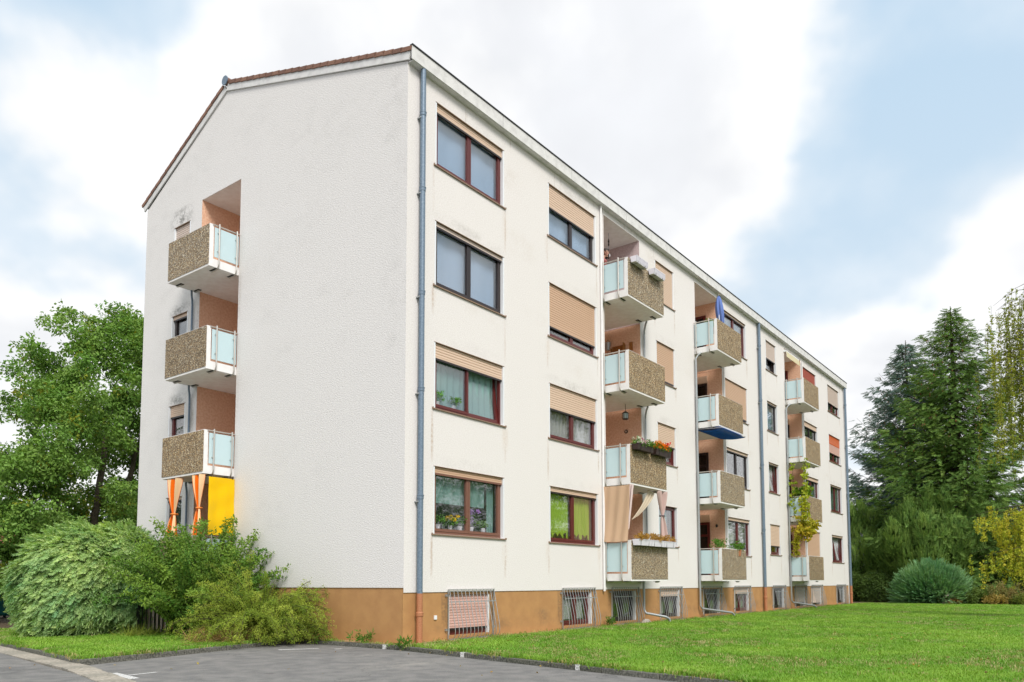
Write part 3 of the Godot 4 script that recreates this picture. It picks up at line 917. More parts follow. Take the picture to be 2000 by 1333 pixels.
func ground_sheet(called: String, pts: Array, y: float, m: Material) -> MeshInstance3D:
	var st := mb()
	sheet(st, PackedVector2Array(pts), y)
	var o := build(st, called, m)
	o.set_meta("kind", "structure")
	return o

var lawn_right := [Vector2(-0.26, 0.35), Vector2(-1.66, 7.6), Vector2(-2.72, 13.0), Vector2(-2.9, 40), Vector2(36.6, 40), Vector2(36.6, 0.38)]
var lawn_left := [Vector2(-5.28, -2.12), Vector2(-0.5, -3.02), Vector2(-0.3, -12.0), Vector2(-3.98, -12.5), Vector2(-4.62, -7.25)]

func kerb_run(pts: Array, length: float, top: float, w: float, inward: float, label: String):
	var st0 := thing("kerb_edging", label, "kerb")
	st0.set_meta("kind", "structure")
	for i in pts.size() - 1:
		var a: Vector2 = pts[i]; var b: Vector2 = pts[i + 1]
		var n := maxi(1, int(round(a.distance_to(b) / length)))
		var st := mb()
		var l := a.distance_to(b) / n - 0.012
		cbox(st, Vector3(-w / 2, -0.2, -l / 2), Vector3(w / 2, 0, l / 2), 0.008)
		var mesh := st.commit()
		for k in n:
			var p := a.lerp(b, (k + 0.5) / n)
			var d := (b - a).normalized()
			var bs := Basis(Vector3.UP, atan2(d.x, d.y) + rng.randf_range(-0.006, 0.006))
			put(mesh, "kerb_stone", [M.kerb, M.kerb_b][rng.randi() % 2], st0, Transform3D(bs, Vector3(p.x, top + rng.randf_range(-0.006, 0.006), p.y)))

func asphalt_wear(m: StandardMaterial3D):
	# cracks, drip spots, grit and repaired patches on the lot, 16 m of it
	var n := 1024
	var b := stain_image(n, n)
	var size := Vector2(16, 16)
	rng.seed = 333
	for i in 90:
		var c := Vector2(rng.randf() * 16, rng.randf() * 16)
		var d := rng.randf_range(0.15, 1.6)
		stain(b, n, n, size, Rect2(c, Vector2(d * 1.6, d)), Color(0.30, 0.30, 0.30) if rng.randf() < 0.6 else Color(0.62, 0.60, 0.57), rng.randf_range(0.06, 0.3), 1.3)
	for i in 40:
		var c := Vector2(rng.randf() * 16, rng.randf() * 16)
		var d := rng.randf_range(0.06, 0.25)
		stain(b, n, n, size, Rect2(c, Vector2(d, d)), Color(0.16, 0.16, 0.16), rng.randf_range(0.3, 0.7), 0.8)
	for i in 16:
		var p := Vector2(rng.randf() * 1024, rng.randf() * 1024)
		var a := rng.randf() * TAU
		for k in rng.randi_range(60, 260):
			a += rng.randfn() * 0.22
			p += Vector2(cos(a), sin(a))
			var x := posmod(int(p.x), n); var y := posmod(int(p.y), n)
			var o := (y * n + x) * 4
			b[o] = 45; b[o + 1] = 44; b[o + 2] = 43; b[o + 3] = rng.randi_range(90, 200)
	for i in 2600:
		var o := (rng.randi() % (n * n)) * 4
		var v := rng.randi_range(150, 215)
		b[o] = v; b[o + 1] = v; b[o + 2] = v - 6; b[o + 3] = rng.randi_range(90, 190)
	add_detail(m, b, n, n)

func make_ground():
	M.kerb = noisy(Color(0.30, 0.30, 0.27), Color(0.40, 0.40, 0.37), Color(0.50, 0.49, 0.45), 1.3, 71, 0.9, 0.03, 0.4)
	M.kerb_b = noisy(Color(0.25, 0.26, 0.22), Color(0.36, 0.36, 0.32), Color(0.45, 0.44, 0.40), 1.3, 72, 0.9, 0.03, 0.4)
	M.asphalt = noisy(Color(0.43, 0.425, 0.42), Color(0.465, 0.46, 0.45), Color(0.50, 0.49, 0.48), 0.22, 73, 0.9, 0.02, 0.0)
	M.asphalt.heightmap_enabled = true
	M.asphalt.heightmap_texture = noise_tex(74, 0.25, 512, 3)
	M.asphalt.heightmap_scale = 2.0
	asphalt_wear(M.asphalt)
	M.turf = noisy(Color(0.20, 0.27, 0.08), Color(0.28, 0.37, 0.11), Color(0.40, 0.42, 0.18), 0.16, 76, 0.95, 0.02, 0.8)
	M.soil = noisy(Color(0.23, 0.18, 0.12), Color(0.31, 0.25, 0.17), Color(0.42, 0.35, 0.24), 0.5, 77, 0.95, 0.03, 1.0)
	M.dry_soil = noisy(Color(0.52, 0.42, 0.28), Color(0.62, 0.52, 0.36), Color(0.70, 0.61, 0.45), 0.6, 78, 0.95, 0.03, 0.6)
	M.paver = noisy(Color(0.56, 0.53, 0.48), Color(0.64, 0.61, 0.56), Color(0.70, 0.67, 0.62), 0.9, 79, 0.9, 0.03, 0.4)
	M.paver_b = noisy(Color(0.50, 0.48, 0.44), Color(0.58, 0.56, 0.51), Color(0.65, 0.62, 0.57), 0.9, 80, 0.9, 0.03, 0.4)
	M.mark = noisy(Color(0.62, 0.61, 0.60), Color(0.80, 0.80, 0.79), Color(0.87, 0.87, 0.86), 1.5, 81, 0.8, 0.04)
	ground_sheet("ground", [Vector2(-300, -300), Vector2(300, -300), Vector2(300, 300), Vector2(-300, 300)], -0.20, M.soil)
	ground_sheet("parking_lot", [Vector2(-5.78, -1.7), Vector2(-0.4, -2.9), Vector2(-0.42, 0.3), Vector2(-1.76, 7.6), Vector2(-2.8, 13.0), Vector2(-2.9, 40), Vector2(-9.5, 40), Vector2(-6.5, 3.6), Vector2(-6.1, 1.0)], -0.075, M.asphalt)
	ground_sheet("road", [Vector2(-5.86, -1.7), Vector2(-6.18, 1.0), Vector2(-6.6, 3.6), Vector2(-9.6, 40), Vector2(-60, 40), Vector2(-60, -60), Vector2(-0.5, -60), Vector2(-4.4, -12.5), Vector2(-5.05, -7.25)], -0.079, M.asphalt)
	ground_sheet("lawn", lawn_right, 0.0, M.turf)
	ground_sheet("side_lawn", lawn_left, 0.0, M.turf)
	ground_sheet("garden_bed", [Vector2(36.6, -30), Vector2(36.6, 40), Vector2(120, 60), Vector2(120, -60)], 0.01, M.soil)
	ground_sheet("wall_strip", [Vector2(-0.26, -3.0), Vector2(0.02, -3.0), Vector2(0.02, -0.02), Vector2(36.6, -0.02), Vector2(36.6, 0.38), Vector2(1.7, 0.35), Vector2(-0.26, 0.35)], 0.006, M.dry_soil)
	ground_sheet("rear_ground", [Vector2(-0.3, -12.0), Vector2(-0.5, -3.02), Vector2(0.3, -3.0), Vector2(0.3, -14), Vector2(30, -14), Vector2(30, -120), Vector2(-40, -120), Vector2(-0.4, -60), Vector2(-3.98, -12.5)], -0.006, M.soil)
	kerb_run([Vector2(-0.34, -2.95), Vector2(-0.34, 0.33), Vector2(-1.71, 7.6), Vector2(-2.76, 13.0)], 1.0, 0.005, 0.09, 1, "narrow concrete kerb between asphalt lot and wide lawn")
	kerb_run([Vector2(-4.32, -10.0), Vector2(-4.67, -7.25), Vector2(-5.33, -2.08), Vector2(-0.36, -3.0)], 1.0, 0.004, 0.09, 1, "concrete kerb round the small lawn by the shrubs")
	# gutter of light slabs between road and lot
	var g := thing("paver_gutter", "pale concrete gutter slabs between road and parking lot", "gutter")
	g.set_meta("kind", "structure")
	var line := [Vector2(-4.55, -10.0), Vector2(-4.9, -7.25), Vector2(-5.58, -1.7), Vector2(-6.14, 1.0), Vector2(-6.55, 3.6)]
	for i in 4:
		var a: Vector2 = line[i]; var b: Vector2 = line[i + 1]
		var n := int(round(a.distance_to(b) / 0.5))
		var st := mb()
		var l := a.distance_to(b) / n - 0.012
		cbox(st, Vector3(-0.19, -0.12, -l / 2), Vector3(0.19, 0, l / 2), 0.008)
		var mesh := st.commit()
		for k in n:
			var p := a.lerp(b, (k + 0.5) / n)
			var d := (b - a).normalized()
			put(mesh, "paver", [M.paver, M.paver_b][rng.randi() % 2], g, Transform3D(Basis(Vector3.UP, atan2(d.x, d.y) + rng.randf_range(-0.01, 0.01)), Vector3(p.x, -0.062 + rng.randf_range(-0.005, 0.005), p.y)))
	# painted bay marks
	for q in [["bay_marking", [Vector2(-5.70, -0.30), Vector2(-5.58, -0.30), Vector2(-5.70, 0.62), Vector2(-5.84, 0.62)]], ["bay_marking", [Vector2(-5.63, 0.10), Vector2(-5.62, 0.18), Vector2(-5.18, 0.13), Vector2(-5.19, 0.06)]], ["bay_marking", [Vector2(-1.75, -1.75), Vector2(-1.1, -1.32), Vector2(-1.13, -1.22), Vector2(-1.8, -1.62)]], ["bay_marking", [Vector2(-1.0, -0.95), Vector2(-0.86, -0.9), Vector2(-0.88, -0.8), Vector2(-1.02, -0.86)]]]:
		ground_sheet(q[0], q[1], -0.071, M.mark)
	for q in [Vector2(-0.36, -0.12), Vector2(-0.72, 2.28), Vector2(-1.23, 5.05)]:
		var st := mb()
		box(st, Vector3(q.x - 0.055, -0.075, q.y - 0.04), Vector3(q.x + 0.055, 0.012, q.y + 0.04))
		build(st, "bay_marking", M.mark).set_meta("kind", "structure")

# ------------------------------------------------------------------ leaf meshes
func leaf_pair(st: SurfaceTool, o: Vector3, dir: Vector3, side: Vector3, l: float, w: float, fold := 0.25):
	# a leaf of two faces folded along its midrib
	var nrm := dir.cross(side).normalized()
	var tip := o + dir * l
	var mid := o + dir * l * 0.45
	tri(st, o, mid + side * w * 0.5 + nrm * w * fold, tip)
	tri(st, o, tip, mid - side * w * 0.5 + nrm * w * fold)

func leaf_clump(n: int, spread: float, l: float, w: float, droop := 0.3) -> Mesh:
	var st := mb()
	for i in n:
		var d := rv()
		var o := d * spread * rng.randf_range(0.15, 1.0)
		var dir := (d + rv() * 0.7 + Vector3.DOWN * droop).normalized()
		var side := dir.cross(rv()).normalized()
		leaf_pair(st, o, dir, side, l * rng.randf_range(0.7, 1.25), w * rng.randf_range(0.8, 1.2))
	return st.commit()

func spray(length: float, twigs: int, tw_len: float, tw_w: float, flat := 0.3, up := 0.5) -> Mesh:
	# a conifer spray along +y: twiglets left and right, thin folded blades
	var st := mb()
	for i in twigs:
		var t := (i + 0.5) / twigs
		var o := Vector3(0, t * length, 0)
		var s := 1.0 if i % 2 == 0 else -1.0
		var dir := Vector3(s * rng.randf_range(0.6, 1.0), up + rng.randf_range(0.0, 0.5), rng.randf_range(-flat, flat)).normalized()
		leaf_pair(st, o, dir, dir.cross(Vector3.BACK.rotated(Vector3.UP, rng.randf_range(-1.2, 1.2))).normalized(), tw_len * (1.15 - 0.65 * t) * rng.randf_range(0.8, 1.2), tw_w, 0.35)
	leaf_pair(st, Vector3(0, length * 0.55, 0), Vector3.UP, Vector3.RIGHT, length * 0.5, tw_w, 0.3)
	return st.commit()

# ------------------------------------------------------------------ trees
func broadleaf(called: String, label: String, base: Vector3, lobes: Array, ntarget: int, per: int, clump_r: float, meshes: Array, col: Array, stems: Array, seed_: int, trunk_r := 0.16, grp := ""):
	# a crown grown towards points spread through the lobes [centre, radii]; trunk > limbs in one mesh, crown in clumps
	rng.seed = seed_
	var t := thing(called, label, "tree", base, grp)
	var nodes := []   # [position, radius]
	var st := mb()
	for s in stems:
		var pts := []; var rad := []
		for i in s.size():
			pts.append(s[i])
			rad.append(lerpf(trunk_r, trunk_r * 0.35, i / float(s.size() - 1)))
		var fine := []; var fr := []
		for i in s.size() - 1:
			for k in 6:
				var p: Vector3 = s[i].lerp(s[i + 1], k / 6.0) + rv() * 0.05
				fine.append(p); fr.append(lerpf(rad[i], rad[i + 1], k / 6.0))
				if i > 0 or k > 2: nodes.append([p, fr[-1]])
		tube(st, fine, fr, 8)
	var targets := []
	var gap := FastNoiseLite.new()
	gap.seed = seed_; gap.frequency = 0.32; gap.fractal_octaves = 2
	var tries := 0
	while targets.size() < ntarget and tries < ntarget * 30:
		tries += 1
		var lb: Array = lobes[rng.randi() % lobes.size()]
		var q: Vector3 = lb[0] + rv() * pow(rng.randf(), 0.38) * lb[1]
		if gap.get_noise_3dv(q) < -0.12: continue
		if q.y < 0.7: continue
		targets.append(q)
	var hub: Vector3 = stems[0][stems[0].size() / 2]
	targets.sort_custom(func(x, y): return x.distance_squared_to(hub) < y.distance_squared_to(hub))
	for q in targets:
		var best := -1; var bd := 1e9
		for i in nodes.size():
			var np: Vector3 = nodes[i][0]
			var d := np.distance_to(q) + maxf(0.0, np.y - q.y) * 1.6
			if d < bd:
				bd = d; best = i
		var a: Vector3 = nodes[best][0]
		var r0: float = minf(nodes[best][1] * 0.75, 0.012 + 0.016 * a.distance_to(q))
		r0 = maxf(r0, 0.010)
		var c := a.lerp(q, 0.5) + Vector3.UP * a.distance_to(q) * 0.12 + rv() * a.distance_to(q) * 0.08
		var pts := []; var rad := []
		for k in 5:
			var u := k / 4.0
			pts.append(a.lerp(c, u).lerp(c.lerp(q, u), u)); rad.append(lerpf(r0, 0.006, u))
		tube(st, pts, rad, 5, false)
		for k in range(2, 5): nodes.append([pts[k], rad[k]])
	build(st, "trunk", M.bark, t)
	var sc := []
	for m in meshes: sc.append(Scatter.new())
	for q in targets:
		var hue: float = gap.get_noise_3dv(q * 2.0 + Vector3(50, 0, 0)) * 0.5 + 0.5
		for i in per:
			var p: Vector3 = q + rv() * clump_r * pow(rng.randf(), 0.5) * Vector3(1, 0.7, 1)
			var c: Color = (col[0] as Color).lerp(col[1], clampf(hue + rng.randf_range(-0.3, 0.3), 0, 1))
			if col.size() > 2 and rng.randf() < 0.04: c = col[2]
			var bs := look_basis((Vector3.UP + rv() * 0.9).normalized(), rng.randf() * TAU).scaled(Vector3.ONE * rng.randf_range(0.75, 1.3))
			sc[rng.randi() % sc.size()].add(bs, p, tint(c))
	for i in meshes.size(): scatter_node(sc[i], meshes[i], "crown", M.leaf, t)
	return t

func conifer(called: String, label: String, base: Vector3, height: float, radius: float, col: Array, seed_: int, meshes: Array, density := 1.0, cone_share := 0.0, low := 0.06, droop := 0.30):
	rng.seed = seed_
	var t := thing(called, label, "tree", base, "conifers behind the lawn")
	var st := mb()
	tube(st, [Vector3.ZERO, Vector3(0, height * 0.5, 0), Vector3(0, height, 0)], [radius * 0.065, radius * 0.04, 0.02], 8)
	var sc := []
	for m in meshes: sc.append(Scatter.new())
	var cones := Scatter.new()
	var y := height * low
	while y < height * 0.985:
		var f := y / height
		var prof := radius * (pow(1.0 - f, 0.62) * 0.97 + 0.03) * (0.85 + 0.3 * minf(1.0, f * 4.0)) / 1.1 * minf(1.0, 0.22 + (1.0 - f) / 0.24)
		var nb := int(lerpf(13, 7, f))
		var off := rng.randf() * TAU
		for b in nb:
			var an := off + TAU * b / nb + rng.randf_range(-0.25, 0.25)
			var ln := maxf(0.25, prof * rng.randf_range(0.68, 1.14))
			var out := Vector3(cos(an), 0, sin(an))
			var side := Vector3(-sin(an), 0, cos(an))
			var pts := []; var rad := []
			for k in 7:
				var u := k / 6.0
				var dy := ln * (-droop * sin(u * PI * 0.8) + 0.20 * u * u * u) + (0.35 * ln * u if f > 0.85 else 0.0)
				pts.append(Vector3(0, y, 0) + out * ln * u + Vector3(0, dy, 0) + side * sin(u * 3.0 + an) * 0.05 * ln)
				rad.append(lerpf(0.045 * (1.1 - f) + 0.01, 0.006, u))
			tube(st, pts, rad, 4, false)
			var n := int(ceil(ln * 12.0 * density)) + 3
			var bc: Color = (col[0] as Color).lerp(col[1], rng.randf())
			for i in n:
				var u := pow(rng.randf(), 0.7)
				var x := u * 6.0; var k := mini(5, int(x))
				var p: Vector3 = (pts[k] as Vector3).lerp(pts[k + 1], x - k)
				var wide := ln * 0.30 * (1.0 - u * 0.75) + 0.1
				var s := rng.randf_range(-1, 1)
				p += side * s * wide + Vector3(0, rng.randf_range(-0.22, 0.05) * (1.0 - f * 0.5), 0)
				var dir := (out * rng.randf_range(0.5, 1.0) + side * s * 0.8 + Vector3(0, rng.randf_range(-0.65, 0.15), 0)).normalized()
				var face := (Vector3.UP * 0.8 + out * 0.6 + rv() * 0.35).normalized()
				var sd := dir.cross(face).normalized()
				var bs := Basis(sd, dir, sd.cross(dir)).scaled(Vector3.ONE * rng.randf_range(0.7, 1.25) * lerpf(1.0, 0.7, f))
				var c := tint(bc.lerp(col[2], rng.randf() * 0.55), 0.2)
				sc[rng.randi() % sc.size()].add(bs, p, c)
				if f > 0.5 and u > 0.4 and rng.randf() < cone_share:
					cones.add(look_basis(Vector3.DOWN + rv() * 0.35, 0).scaled(Vector3.ONE * rng.randf_range(0.8, 1.3)), p - Vector3(0, 0.04, 0), tint(Color(0.30, 0.16, 0.06), 0.25))
		y += lerpf(0.54, 0.27, f) * (height / 14.0)
	build(st, "trunk", M.bark_dark, t)
	for i in meshes.size(): scatter_node(sc[i], meshes[i], "crown", M.needle, t)
	if cones.n > 0:
		var cs := mb()
		lathe(cs, Vector3.ZERO, [[0.0, 0.0], [0.022, 0.02], [0.03, 0.06], [0.024, 0.11], [0.0, 0.14]], 6)
		scatter_node(cones, cs.commit(), "cones", M.needle, t)

func dome_shrub(called: String, label: String, category: String, base: Vector3, lobes: Array, count: int, meshes: Array, col: Array, seed_: int, outward: Vector3, m: Material, grp := "", shell := 0.28, jitter := 0.35, lie := 0.0):
	# sprays spread through the outer part of a set of lobes [centre, radii]; outward bends the sprays
	rng.seed = seed_
	var t := thing(called, label, category, base, grp)
	var st := mb()
	for i in 9:
		var lb: Array = lobes[i % lobes.size()]
		var e: Vector3 = lb[0] + rv() * lb[1] * 0.7
		tube(st, [Vector3(rng.randf_range(-0.2, 0.2), 0, rng.randf_range(-0.2, 0.2)), Vector3(e.x * 0.4, e.y * 0.5, e.z * 0.4), e], [0.05, 0.035, 0.01], 6, false)
	build(st, "stem", M.bark_dark, t)
	var patch := FastNoiseLite.new()
	patch.seed = seed_; patch.frequency = 0.5
	var rough := FastNoiseLite.new()
	rough.seed = seed_ + 4; rough.frequency = 1.1
	var sc := []
	for k in meshes: sc.append(Scatter.new())
	var done := 0
	var tries := 0
	var weights := 0.0
	for lb in lobes: weights += lb[1].x * lb[1].y
	while done < count and tries < count * 8:
		tries += 1
		var pick := rng.randf() * weights
		var lb: Array = lobes[0]
		for q in lobes:
			lb = q
			pick -= q[1].x * q[1].y
			if pick < 0: break
		var d := rv()
		var r := 1.0 - shell * pow(rng.randf(), 1.6)
		var p: Vector3 = lb[0] + d * lb[1] * r
		p += d * rough.get_noise_3dv(p * 1.2) * 0.30 * minf(1.0, lb[1].x)
		if p.y < 0.02: continue
		var deep := false
		for q in lobes:
			if q != lb and ((p - q[0]) / q[1]).length_squared() < 0.49: deep = true
		if deep: continue
		var nrm: Vector3 = (d / lb[1]).normalized()
		var dir: Vector3 = (nrm + outward + rv() * jitter).normalized()
		var bs := look_basis(dir, rng.randf_range(-0.8, 0.8))
		if lie > 0.0:
			# sprays lie on the mound like shingles, flat side out
			dir = (outward - nrm * outward.dot(nrm) * 0.8 + nrm * (1.0 - lie) + rv() * jitter).normalized()
			var side := dir.cross(nrm + rv() * 0.35).normalized()
			bs = Basis(side, dir, side.cross(dir))
		var hue := clampf(patch.get_noise_3dv(p) * 0.9 + 0.5 + rng.randf_range(-0.25, 0.25), 0, 1)
		var c := tint((col[0] as Color).lerp(col[1], hue), 0.16)
		sc[rng.randi() % sc.size()].add(bs.scaled(Vector3.ONE * rng.randf_range(0.7, 1.3)), p, c)
		done += 1
	for i in meshes.size(): scatter_node(sc[i], meshes[i], "foliage", m, t)
	return t

func arching_shrub(called: String, label: String, base: Vector3, nst: int, lo: float, hi: float, droop: float, meshes: Array, step: float, col: Array, seed_: int, bias := Vector3.ZERO, spread := 0.35, lean := Vector2(0.25, 1.05), reach := Vector2(1, 1), grow := 1.0):
	# many stems from the base, each leafy along its length
	rng.seed = seed_
	var t := thing(called, label, "shrub", base)
	var st := mb()
	var sc := []
	for k in meshes: sc.append(Scatter.new())
	for s in nst:
		var an := rng.randf() * TAU
		var el := rng.randf_range(lean.x, lean.y)
		var d := (Vector3(cos(an) * sin(el) * reach.x, cos(el), sin(an) * sin(el) * reach.y) + bias).normalized()
		var ln := rng.randf_range(lo, hi) * lerpf(1.0, 0.8, el / 1.2)
		var p := Vector3(cos(an) * spread * rng.randf(), 0.0, sin(an) * spread * rng.randf())
		var pts := [p]; var rad := [0.012]
		var n := int(ln / 0.1)
		var bc := (col[0] as Color).lerp(col[1], rng.randf())
		for k in n:
			d = (d + Vector3.DOWN * droop * 0.1 * (0.35 + 1.3 * k / n) + rv() * 0.05).normalized()
			p = p + d * 0.1
			if p.y < 0.03: break
			pts.append(p); rad.append(lerpf(0.010, 0.003, float(k) / n))
			if k < n * 0.12: continue
			var m := step
			while rng.randf() < m:
				m -= 1.0
				var q := p + rv() * 0.05 * grow
				var dir := (d * 0.8 + rv() * 0.8 + Vector3.DOWN * droop * 0.3).normalized()
				sc[rng.randi() % sc.size()].add(look_basis(dir, rng.randf() * TAU).scaled(Vector3.ONE * rng.randf_range(0.7, 1.25) * lerpf(1.1, 0.75, float(k) / n)), q, tint(bc, 0.18))
		if pts.size() > 1: tube(st, pts, rad, 4, false)
	build(st, "stem", M.bark_dark, t)
	for i in meshes.size(): scatter_node(sc[i], meshes[i], "foliage", M.leaf, t)
	return t

func strands(t: Node3D, tops: Array, meshes: Array, col: Array, step: float, sway := 0.04):
	# hanging leafy strands [top, length]
	var st := mb()
	var sc := []
	for k in meshes: sc.append(Scatter.new())
	for q in tops:
		var p: Vector3 = q[0]
		var d := Vector3.DOWN + rv() * 0.2
		var pts := [p]
		var n := maxi(2, int(q[1] / 0.12))
		var bc := (col[0] as Color).lerp(col[1], rng.randf())
		for k in n:
			d = (d * 0.8 + Vector3.DOWN * 0.2 + rv() * sway).normalized()
			p += d * 0.12
			pts.append(p)
			var m := step
			while rng.randf() < m:
				m -= 1.0
				sc[rng.randi() % sc.size()].add(look_basis(Vector3.DOWN + rv() * 0.7, rng.randf() * TAU).scaled(Vector3.ONE * rng.randf_range(0.7, 1.3)), p + rv() * 0.04, tint(bc, 0.2))
		tube(st, pts, 0.004, 3, false)
	build(st, "twig", M.bark_dark, t).set_meta("kind", "stuff")
	for i in meshes.size(): scatter_node(sc[i], meshes[i], "foliage", M.leaf, t)

func make_plants():
	M.leaf = leaf_mat(0.8, 0.5)
	M.needle = leaf_mat(0.75, 0.6)
	M.bark = noisy(Color(0.26, 0.23, 0.19), Color(0.36, 0.32, 0.27), Color(0.45, 0.41, 0.36), 1.5, 91, 0.95, 0.04, 1.0)
	M.bark_dark = noisy(Color(0.17, 0.13, 0.10), Color(0.25, 0.20, 0.15), Color(0.33, 0.27, 0.21), 1.5, 92, 0.95, 0.04, 1.0)
	M.bark_birch = noisy(Color(0.30, 0.29, 0.27), Color(0.72, 0.70, 0.66), Color(0.84, 0.82, 0.79), 1.2, 93, 0.8, 0.02, 0.4)
	rng.seed = 77
	var maple := [leaf_clump(16, 0.20, 0.125, 0.068, 0.5), leaf_clump(15, 0.22, 0.12, 0.064, 0.6), leaf_clump(14, 0.18, 0.13, 0.068, 0.4)]
	var G1 := Color(0.120, 0.265, 0.040); var G2 := Color(0.260, 0.410, 0.090)
	# the big maple beside the gable
	broadleaf("maple_tree", "tall spreading green maple with several grey stems beside the gable wall", Vector3(1.9, 0, -18.2),
		[[Vector3(0.6, 9.2, 0.0), Vector3(3.0, 2.4, 3.0)], [Vector3(-1.6, 7.6, 0.6), Vector3(3.0, 2.2, 3.0)], [Vector3(1.8, 6.4, -0.5), Vector3(2.6, 2.6, 2.8)], [Vector3(-3.2, 5.6, 1.2), Vector3(2.6, 2.2, 2.6)], [Vector3(-1.0, 4.0, 0.4), Vector3(3.6, 2.0, 3.0)], [Vector3(-3.4, 2.6, 1.6), Vector3(2.6, 1.6, 2.4)], [Vector3(0.8, 10.4, 0.4), Vector3(1.8, 1.6, 1.8)], [Vector3(0.8, 2.8, 0.2), Vector3(2.8, 1.7, 2.4)], [Vector3(2.6, 4.4, -0.6), Vector3(1.8, 2.0, 2.2)]],
		400, 26, 0.58, maple, [G1, G2, Color(0.26, 0.30, 0.03)],
		[[Vector3(0, -0.1, 0), Vector3(-0.1, 2.2, 0), Vector3(0.1, 4.6, 0.1), Vector3(0.4, 7.0, 0.0), Vector3(0.6, 9.2, 0.0)], [Vector3(-0.2, 0.2, 0.1), Vector3(-0.9, 2.4, 0.3), Vector3(-1.7, 4.8, 0.6), Vector3(-2.6, 6.8, 0.9)], [Vector3(0.2, 0.3, 0), Vector3(0.8, 2.5, -0.2), Vector3(1.4, 5.0, -0.4), Vector3(1.9, 7.4, -0.3)], [Vector3(0.35, 0.0, -0.5), Vector3(1.6, 2.2, -0.9), Vector3(2.6, 4.8, -1.2), Vector3(2.9, 7.0, -1.2)]], 501, 0.19)
	broadleaf("lime_tree", "broad green tree partly cut off by the picture's left edge", Vector3(-3.4, 0, -21.0),
		[[Vector3(0.0, 6.6, 0.0), Vector3(2.6, 2.2, 2.6)], [Vector3(-1.5, 4.4, 0.4), Vector3(2.8, 2.2, 2.6)], [Vector3(0.8, 3.4, 0.2), Vector3(2.6, 2.0, 2.6)], [Vector3(0.4, 1.8, 0.5), Vector3(2.4, 1.4, 2.2)]],
		140, 20, 0.6, maple, [Color(0.045, 0.115, 0.022), Color(0.085, 0.17, 0.03)],
		[[Vector3(0, -0.1, 0), Vector3(0.1, 2.0, 0), Vector3(0, 4.4, 0.1), Vector3(0.1, 6.6, 0.0)], [Vector3(-0.1, 0.3, 0.0), Vector3(-1.0, 2.6, 0.2), Vector3(-1.6, 4.8, 0.3)]], 502, 0.16)
	broadleaf("yellowing_tree", "smaller tree with yellow leaves glimpsed behind the maple stems", Vector3(6.5, 0, -27.0),
		[[Vector3(0.0, 3.6, 0.0), Vector3(2.8, 2.2, 2.0)], [Vector3(-3.0, 2.4, 0.0), Vector3(2.6, 1.8, 2.0)]],
		46, 26, 0.7, maple, [Color(0.10, 0.17, 0.02), Color(0.34, 0.30, 0.02), Color(0.55, 0.42, 0.02)],
		[[Vector3(0, -0.1, 0), Vector3(0, 1.8, 0), Vector3(0.1, 3.6, 0)], [Vector3(-0.1, 0.4, 0.0), Vector3(-1.4, 1.8, 0), Vector3(-3.0, 2.4, 0)]], 503, 0.12)
	# trees across the lawn, outside the picture: the lower windows mirror them
	var k := 0
	for q in [[Vector3(27.0, 0, 27.0), "first"], [Vector3(35.5, 0, 26.0), "second"], [Vector3(45.0, 0, 28.0), "third"], [Vector3(55.0, 0, 26.5), "fourth"]]:
		broadleaf("park_tree", "%s tree across the lawn, mirrored in the lower windows" % q[1], q[0],
			[[Vector3(0, 11.5, 0), Vector3(3.6, 3.4, 3.4)], [Vector3(-1.5, 8.0, 0.4), Vector3(4.0, 3.2, 3.6)], [Vector3(1.8, 6.5, 0.0), Vector3(3.8, 3.0, 3.6)], [Vector3(0, 3.8, 0), Vector3(3.6, 2.0, 3.4)]],
			130, 20, 1.0, maple, [G1, G2], [[Vector3(0, -0.2, 0), Vector3(0.1, 4.0, 0), Vector3(-0.1, 8.0, 0.1), Vector3(0, 11.5, 0)], [Vector3(0.1, 2.0, 0), Vector3(1.2, 4.5, 0.2), Vector3(2.0, 7.0, 0.2)]], 560 + k, 0.22, "trees across the lawn")
		k += 1
	# shrubs at the gable
	var feather := [spray(0.34, 26, 0.10, 0.018, 0.5, 0.8), spray(0.30, 24, 0.095, 0.018, 0.6, 0.9), spray(0.38, 28, 0.095, 0.017, 0.5, 0.8)]
	dome_shrub("feathery_juniper", "huge rounded feathery pale green juniper at the small lawn's edge", "shrub", Vector3(-2.15, 0, -8.9),
		[[Vector3(-0.38, 1.2, 0.0), Vector3(1.28, 1.35, 1.3)], [Vector3(0.40, 1.42, 0.1), Vector3(1.08, 1.25, 1.1)], [Vector3(-0.68, 0.75, 0.4), Vector3(0.95, 0.85, 0.95)], [Vector3(0.42, 0.7, 0.4), Vector3(1.02, 0.85, 0.95)]],
		15000, feather, [Color(0.210, 0.410, 0.180), Color(0.560, 0.710, 0.280)], 511, Vector3(-0.75, -0.55, 0.55), M.needle, "", 0.16, 0.28, 0.55)
	var small := [leaf_clump(9, 0.08, 0.085, 0.042, 0.3), leaf_clump(8, 0.075, 0.09, 0.044, 0.4)]
	arching_shrub("leafy_shrub", "tall leafy green shrub with upright sprigs before the yellow screen", Vector3(-0.9, 0, -5.85), 360, 1.5, 3.1, 0.45, small, 2.0, [Color(0.095, 0.220, 0.030), Color(0.250, 0.390, 0.060)], 521, Vector3(0.0, 0.15, 0.05), 0.55, Vector2(0.05, 0.82))
	var fine := [leaf_clump(9, 0.06, 0.052, 0.018, 0.3), leaf_clump(9, 0.065, 0.055, 0.018, 0.4)]
	arching_shrub("arching_cotoneaster", "low wide shrub of arching olive green sprays against the gable plinth", Vector3(-0.9, 0, -3.6), 520, 1.1, 2.35, 0.95, fine, 2.3, [Color(0.180, 0.275, 0.030), Color(0.420, 0.500, 0.070)], 531, Vector3(0.05, 0.0, 0.10), 0.45, Vector2(0.28, 1.3), Vector2(0.9, 1.0))
